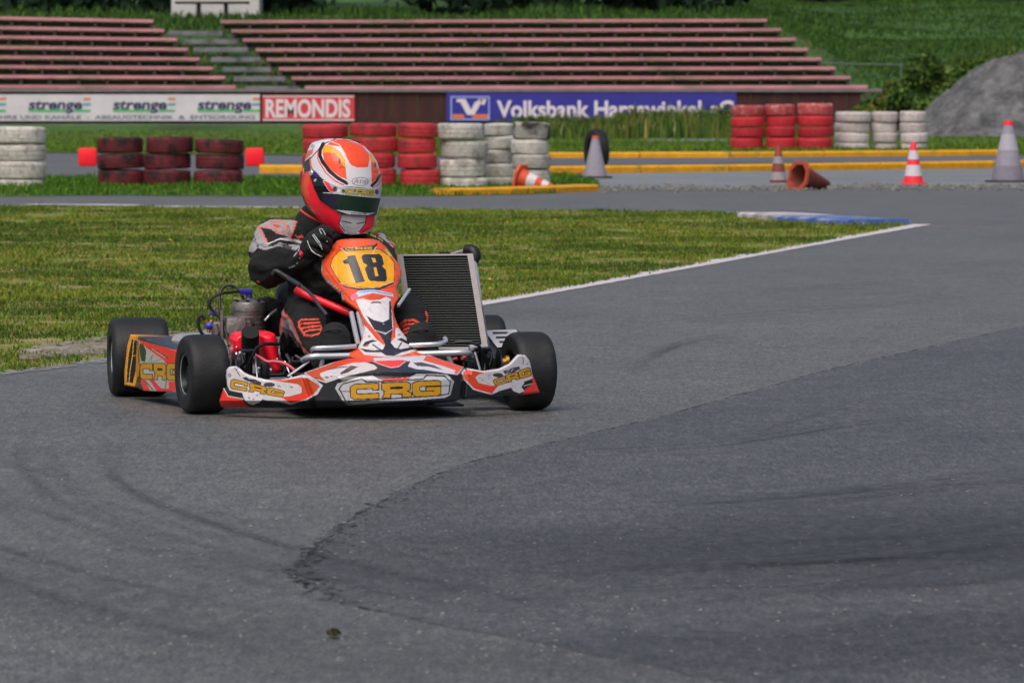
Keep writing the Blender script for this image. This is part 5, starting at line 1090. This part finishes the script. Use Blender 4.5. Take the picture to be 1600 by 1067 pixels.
# orange marks on both shins
for pts in (za([(320, 600), (340, 580), (470, 575)]), za([(320, 625), (345, 610), (480, 600)]), za([(335, 650), (360, 640), (490, 625)]), za([(350, 680), (400, 660), (495, 650)]), za([(365, 695), (430, 700), (490, 680), (495, 640)]), za([(325, 600), (330, 640), (370, 690)])): L.append(line(pts, OT, 2.6))
for pts in (za([(1095, 615), (1130, 585), (1190, 580), (1235, 605)]), za([(1098, 640), (1140, 615), (1190, 612), (1225, 630)]), za([(1105, 660), (1150, 645), (1210, 655)]), za([(1120, 680), (1190, 672)]), za([(1290, 520), (1300, 560), (1295, 590)])): L.append(line(pts, OT, 3.2))
cols = paint(u, v, C(BK), L); cols[~face] = C(BK); setcol(me, cols)
driver = link("person", me, M['suit'], label="driver in black and grey racing suit and orange helmet, leaning over the wheel", cat="person", smooth=True)
driver.location = KO; driver.rotation_euler = (0, 0, KYAW)
# --- helmet: shell lofted between its two edges, deeper than wide
zh = Z(460, 210, 6.667)
Lft = zh([(400, 44), (330, 50), (230, 70), (175, 95), (140, 170), (115, 260), (105, 330), (90, 430), (76, 540), (78, 620), (105, 720), (160, 815), (225, 890), (300, 960), (390, 1015), (470, 1034)])
Rgt = zh([(420, 44), (500, 47), (600, 62), (720, 120), (800, 200), (860, 290), (885, 380), (903, 450), (905, 560), (892, 660), (862, 790), (832, 880), (790, 970), (720, 1020), (640, 1034)])
HY = .60
def helm(grow=0.):
    vs1 = 217. + (364.6 - 217.) * (np.arange(281) / 280.);
    lu = np.interp(vs1, [p[1] for p in Lft], [p[0] for p in Lft]); ru = np.interp(vs1, [p[1] for p in Rgt], [p[0] for p in Rgt]); 
    for arr in (lu, ru):
        k = np.ones(13) / 13.; pad = np.concatenate([[arr[0]] * 6, arr, [arr[-1]] * 6]); sm2 = np.convolve(pad, k, 'valid'); arr[6:-6] = sm2[6:-6]
    mid = (lu[0] + ru[0]) / 2
    q = Karr((lu + ru) / 2, vs1, np.full(vs1.shape, HY)); ql = Karr(lu, vs1, np.full(vs1.shape, HY)); half = np.linalg.norm(ql - q, axis=1) + grow
    A = np.linspace(0, 2 * np.pi, 400, endpoint=False); V = []
    push = np.where(vs1 > 283, (half.max() - half) * 1.22 * .92, 0) * np.clip((vs1 - 283) / 12, 0, 1)
    for i in range(len(vs1)):
        h = half[i]; f = 1.22; V.append(np.stack([q[i, 0] + h * np.cos(A), q[i, 1] - push[i] + h * f * np.sin(A), np.full(A.shape, q[i, 2])], -1))
    V = np.array(V)
    if grow: V[:, :, 2] += 0
    return V, vs1
HV, hvs = helm(); nv, na = HV.shape[:2]; HP = HV.reshape(-1, 3)
ii, jj = np.meshgrid(np.arange(nv - 1), np.arange(na), indexing='ij'); ii, jj = ii.ravel(), jj.ravel()
HF = np.stack([ii * na + jj, (ii + 1) * na + jj, (ii + 1) * na + (jj + 1) % na, ii * na + (jj + 1) % na], -1)
HC, HRD, HY_, HB = 'f9542c', 'ff1f38', 'eba21a', '16181a'
L = [poly(zh([(60, 500), (110, 360), (150, 340), (190, 420), (220, 560), (290, 690), (480, 835), (470, 950), (525, 1040), (400, 1040), (250, 960), (120, 760), (60, 620)]), HRD), poly(zh([(90, 540), (110, 420), (150, 370), (160, 420), (140, 560), (160, 680), (110, 640)]), 'ee5a34'),
     poly(zh([(745, 850), (840, 830), (830, 960), (700, 1040), (640, 1010), (735, 930)]), HRD),
     poly(zh([(480, 830), (750, 840), (738, 930), (690, 995), (640, 1040), (560, 1040), (505, 965), (470, 900)]), 'a9a6aa'), line(zh([(498, 905), (590, 925)]), HB, 1.5), line(zh([(650, 932), (735, 915)]), HB, 1.5), line(zh([(488, 845), (465, 930), (525, 1010)]), HB, 1.6), line(zh([(748, 850), (742, 930), (690, 1000)]), HB, 1.4), line(zh([(540, 960), (610, 985), (680, 960)]), '8a888c', 1.2),
     poly(zh([(100, 290), (165, 235), (172, 380), (100, 400)]), '3a3d45'), line(zh([(440, 44), (330, 90), (250, 160), (180, 240), (100, 310)]), '2a2630', 1.5), poly(zh([(130, 180), (200, 150), (190, 200), (110, 270)]), 'e0705c'), oval(*zh([(190, 125)])[0], 3, 3.5, 'a8a8b4'), line(zh([(165, 260), (170, 330), (190, 370)]), 'e8705a', 2.4),
     poly(zh([(340, 110), (400, 58), (520, 50), (700, 110), (775, 200), (795, 345), (640, 348), (580, 312), (520, 195), (480, 130), (420, 120)]), HC), line(zh([(370, 70), (470, 110), (530, 210)]), 'd8c8c8', 1.6), line(zh([(560, 70), (640, 160), (660, 260)]), 'd84c30', .9),
     poly(zh([(285, 150), (295, 120), (340, 112), (420, 138), (485, 190), (522, 260), (548, 470), (480, 445), (380, 375), (310, 280)]), HC), poly(zh([(290, 195), (293, 130), (340, 115), (420, 138), (485, 190), (525, 260), (540, 360), (505, 330), (465, 245), (420, 195), (350, 190)]), HY_), oval(*zh([(470, 278)])[0], 1.8, 4, '201a1c'), line(zh([(470, 355), (500, 335), (520, 350)]), 'a83020', 1.8),
     line(zh([(300, 100), (268, 160), (268, 230), (295, 290), (365, 385), (450, 455), (545, 510)]), HB, 5.4), line(zh([(243, 170), (245, 260), (275, 320), (330, 405), (420, 485), (512, 530)]), 'ee4a48', 2.), 
     poly(zh([(505, 200), (560, 290), (600, 325), (650, 345), (765, 345), (788, 250), (806, 330), (808, 560), (595, 548), (550, 500), (545, 335)]), 'd9d6d8'), poly(zh([(765, 180), (800, 210), (850, 290), (870, 380), (820, 330), (795, 280)]), HY_), poly(zh([(798, 285), (840, 300), (882, 380), (872, 440), (808, 515)]), HC), oval(*zh([(840, 320)])[0], 1.2, 4, '201a1c'), line(zh([(835, 390), (860, 385)]), 'a83020', 1.4), line(zh([(892, 425), (855, 490), (808, 535)]), HB, 4.4), line(zh([(905, 470), (870, 530), (815, 556)]), 'ee4a48', 1.6)]
rg = zh([(688 + 88 * math.cos(t * math.pi / 14), 493 + 42 * math.sin(t * math.pi / 14)) for t in range(29)]); L.append(line(rg, '8d8b90', 1.1))
for pts in ([(622, 515), (655, 465), (662, 512)], [(640, 495), (665, 495)], [(685, 512), (688, 480), (705, 480)], [(735, 480), (718, 485), (715, 508), (735, 512), (738, 480), (742, 512)], [(758, 480), (757, 512)]): L.append(line(zh(pts), '85838a', 1.1))
L += [poly(zh([(60, 560), (78, 600), (110, 680), (250, 900), (310, 965), (250, 960), (110, 760), (60, 640)]), HB)] + [line(zh([(112 + 26 * i, 690 + 38 * i), (126 + 26 * i, 712 + 38 * i)]), 'c8202e', 1.8) for i in range(7)]
HN = HP - np.repeat(HV.mean(1), na, 0); u, v = proj(HP); cols = paint(u, v, C('dcd8dc'), L); bk = HN[:, 1] > .02; cols[bk] = paint(u[bk], v[bk], C('dcd8dc'), [poly(zh([(0, 560), (1000, 560), (1000, 1100), (0, 1100)]), HRD), poly(zh([(250, 0), (800, 0), (850, 260), (250, 260)]), HC)])
capv = np.concatenate([HP, [HV[0].mean(0)], [HV[-1].mean(0)]]); t0, t1 = len(HP), len(HP) + 1
me = bpy.data.meshes.new("helmet"); a_ = np.arange(na)
me = npmesh("helmet", np.concatenate([HP, HV[:1].mean(1), HV[-1:].mean(1)]), np.concatenate([HF, np.stack([a_, (a_ + 1) % na, np.full(na, t0), np.full(na, t0)], -1)[:, :]]) if False else HF, np.concatenate([cols, [C(HC)], [C(HB)]]))
bm = bmesh.new(); bm.from_mesh(me); bm.verts.ensure_lookup_table(); bm.faces.new([bm.verts[i] for i in range(na)]); bmesh.ops.recalc_face_normals(bm, faces=bm.faces); bm.to_mesh(me); bm.free()
hel = link("helmet", me, M['helmet'], driver, smooth=True)
# visor: a strip of the same shell standing 3 mm proud
GV, _ = helm(.0035); GP = GV.reshape(-1, 3); u, v = proj(GP); N_ = GP - np.repeat(GV.mean(1), na, 0)
vis = zh([(165, 385), (195, 368), (240, 400), (270, 440), (330, 488), (420, 530), (470, 552), (600, 540), (720, 556), (885, 566), (897, 600), (890, 672), (868, 760), (848, 842), (640, 848), (480, 832), (400, 775), (270, 692), (205, 560), (170, 450)])
ins = (inpoly(u, v, vis) & (N_[:, 1] < .03)); fk = ins[HF].all(1); used = np.unique(HF[fk]); rmp = np.full(len(GP), -1); rmp[used] = np.arange(len(used))
L = [poly(zh([(300, 612), (620, 640), (895, 668), (860, 820), (640, 815), (430, 785), (300, 690)]), '0b2a1c'), poly(zh([(300, 612), (450, 630), (440, 775), (300, 690)]), '161a35'),
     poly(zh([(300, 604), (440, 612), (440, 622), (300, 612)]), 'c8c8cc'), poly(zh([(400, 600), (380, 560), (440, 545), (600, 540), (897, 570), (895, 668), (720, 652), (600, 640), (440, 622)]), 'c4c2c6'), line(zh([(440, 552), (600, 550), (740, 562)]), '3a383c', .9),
     poly(zh([(305, 490), (345, 483), (430, 608), (370, 592)]), 'f03048', .8, 'd8d0d4'), poly(zh([(360, 505), (430, 520), (450, 560), (400, 570)]), 'b0aeb4'), oval(*zh([(425, 570)])[0], 3.6, 4, '4a4a50'), oval(*zh([(510, 592)])[0], 3., 3.2, '56565c'), oval(*zh([(462, 590)])[0], 2.6, 2.6, 'e0e0e2'), oval(*zh([(850, 600)])[0], 3, 4, '4a4a50'),
     poly(zh([(195, 350), (250, 400), (270, 445), (230, 450), (205, 420)]), '3a1a6a'), poly(zh([(425, 785), (600, 800), (740, 822), (840, 815), (760, 842), (560, 832)]), 'bcbcc2'), line(zh([(590, 818), (740, 828)]), '55555a', 1.3)]
L += crg(zh([(530, 570), (822, 585), (818, 642), (530, 625)]), c='b7ab2e', ow=.5)
c2 = paint(u[used], v[used], C('0c0f10'), L)
vo = link("visor", npmesh("visor", GP[used], rmp[HF[fk]], c2), M['visor'], hel, smooth=True); md = vo.modifiers.new("thick", 'SOLIDIFY'); md.thickness = .003; md.offset = 1
m = MB()
def onshell(uu, vv):
    i = int(np.argmin(np.hypot(u - uu, v - vv) + (N_[:, 1] > 0) * 1e3)); return Vector(GP[i]), Vector(N_[i]).normalized()
for (uu, vv), r in ((zh([(185, 405)])[0], .0095), (zh([(228, 483)])[0], .0062)):
    p, nn = onshell(uu, vv); nn.z = 0; nn.normalize(); m.tube([p - nn * .004, p + nn * .006, p + nn * .008], [r, r, r * .75], 18)
m.build("visor_pivot", M['chrome'], hel)
# rear spoiler of the helmet
m = MB(); sp_ = [zh([p])[0] for p in ((230, 70), (180, 92), (140, 165), (118, 255), (150, 250), (250, 150), (330, 80))]; fr_ = [K(a, b_, .66) for a, b_ in sp_]; n = len(fr_)
m.add(fr_ + [p + Vector((.03, .10, -.01)) for p in fr_], [tuple(range(n)), tuple(range(n, 2 * n))[::-1]] + [(i, i + n, (i + 1) % n + n, (i + 1) % n) for i in range(n)]); m.build("rear_spoiler", flat("helmet_white", 'cfc9cf', .3), hel, smooth=False)
# --- collar
m = MB(); cc = K(512, 347, .70); cz = cc.copy(); cc = Vector((0, 0, 0)); m.lathe([(cc.z - .05, .105), (cc.z - .03, .112), (cc.z + .012, .102), (cc.z + .034, .09), (cc.z + .03, .06), (cc.z - .04, .06)], 40, 'Z', (cc.x, cc.y, 0), closed=True); ne = m.build("neck_collar", M['mattblack'], driver); ne.location = cz; ne.rotation_euler = (R(8), R(24), 0)
m = MB(); m.lathe([(cc.z - .004, .1055), (cc.z - .0, .108), (cc.z + .004, .1035)], 40, 'Z', (cc.x, cc.y, 0)); m.build("collar_piping", M['orangetrim'], ne)
# --- gloves: palm, four fingers and a thumb closed on the rim
def glove(parts, fingers, thumb, seams):
    global body
    body = MB(); 
    for (a, b_, ra, rb) in parts: cap(K(*a), K(*b_), ra, rb)
    for f in fingers + [thumb]:
        for (p, ra), (q, rb) in zip(f, f[1:]): cap(K(*p), K(*q), ra, rb)
    tmp = bpy.data.objects.new("tmp_glove", body.mesh("glove")); COL.objects.link(tmp); r_ = tmp.modifiers.new("join", 'REMESH'); r_.mode = 'VOXEL'; r_.voxel_size = .0022
    s_ = tmp.modifiers.new("soft", 'SMOOTH'); s_.factor = .5; s_.iterations = 4; bpy.context.view_layer.update()
    me = bpy.data.meshes.new_from_object(tmp.evaluated_get(bpy.context.evaluated_depsgraph_get())); bpy.data.objects.remove(tmp); me.materials.clear()
    g_ = link("glove", me, M['mattblack'], driver, smooth=True)
    if seams:
        m = MB()
        for s_ in seams: m.tube([K(*p) for p in s_], .0013, 6, 5)
        m.build("piping", M['piping'], g_)
    return g_
fing = [[((497, 365, .335), .0125), ((508, 362, .315), .012), ((516, 367, .325), .011), ((517, 374, .345), .0105)], [((491, 371, .325), .0135), ((504, 371, .295), .0125), ((514, 377, .305), .0115), ((515, 384, .33), .011)], [((486, 379, .325), .013), ((499, 382, .295), .012), ((510, 388, .305), .011), ((511, 394, .33), .0105)], [((483, 388, .335), .012), ((494, 393, .31), .011), ((504, 398, .32), .010), ((505, 402, .34), .0095)]]
glove([((480, 397, .40), (486, 388, .375), .040, .040), ((486, 388, .375), (492, 376, .355), .040, .036), ((480, 396, .40), (474, 401, .41), .043, .048)], fing, [((494, 364, .37), .016), ((504, 357, .372), .014), ((514, 359, .366), .012), ((519, 362, .362), .011)],
      [[(483, 384, .312), (488, 392, .298), (497, 399, .293), (503, 401, .30)], [(480, 376, .318), (484, 386, .305), (489, 394, .293), (499, 399, .29)], [(488, 367, .31), (494, 376, .293), (500, 384, .283), (504, 390, .285)], [(490, 366, .312), (498, 377, .285), (503, 386, .283)], [(499, 358, .33), (503, 358, .316), (508, 366, .298), (511, 378, .29), (508, 372, .296), (501, 363, .312), (499, 358, .33)]])
m_ = lambda p: (p[0], p[1], p[2])
fing2 = [[((591, 396, .33), .0125), ((584, 393, .31), .012), ((580, 399, .32), .011)], [((595, 402, .325), .013), ((586, 401, .30), .012), ((582, 407, .31), .011)], [((597, 409, .325), .0125), ((589, 410, .30), .0115), ((584, 415, .315), .0105)], [((597, 416, .335), .0115), ((591, 418, .31), .0105), ((586, 421, .325), .0095)]]
glove([((597, 411, .40), (595, 407, .365), .036, .035)], fing2, [((589, 395, .365), .015), ((583, 390, .36), .013), ((577, 391, .355), .011)], [])
# --- boots, soles towards us
for hx, tx, nm in ((514, 523, 'r'), (658, 659, 'l')):
    body = MB(); cap(K(hx, 568, .05), K(tx, 548, -.035), .046, .05); cap(K(tx, 552, -.04), K(tx, 527, -.04), .062, .053); cap(K(tx, 575, -.03), K(tx, 552, -.04), .055, .062); cap(K(hx - 4, 560, .09), K(hx, 568, .05), .046, .046)
    tmp = bpy.data.objects.new("tmp_boot", body.mesh("boot")); COL.objects.link(tmp); r_ = tmp.modifiers.new("join", 'REMESH'); r_.mode = 'VOXEL'; r_.voxel_size = .005; s_ = tmp.modifiers.new("soft", 'SMOOTH'); s_.iterations = 5; bpy.context.view_layer.update()
    me = bpy.data.meshes.new_from_object(tmp.evaluated_get(bpy.context.evaluated_depsgraph_get())); bpy.data.objects.remove(tmp); me.materials.clear(); bt = link("boot", me, M['mattblack'], driver, smooth=True)
    m = MB(); m.tube([K(tx - 22, 520, -.05), K(tx, 514, -.098), K(tx + 22, 520, -.05)], .003, 6, 6); m.build("seam", flat("boot_sole_edge", '2b2f31', .8), bt)
# pedals under the boots
m = MB()
for u in (523, 659): m.tube([K(u - 22, 556, -.085), K(u + 22, 556, -.085)], .007, 8); m.tube([K(u, 556, -.085), K(u, 592, -.06)], .007, 8)
m.build("pedal", M['chrome'], kart)
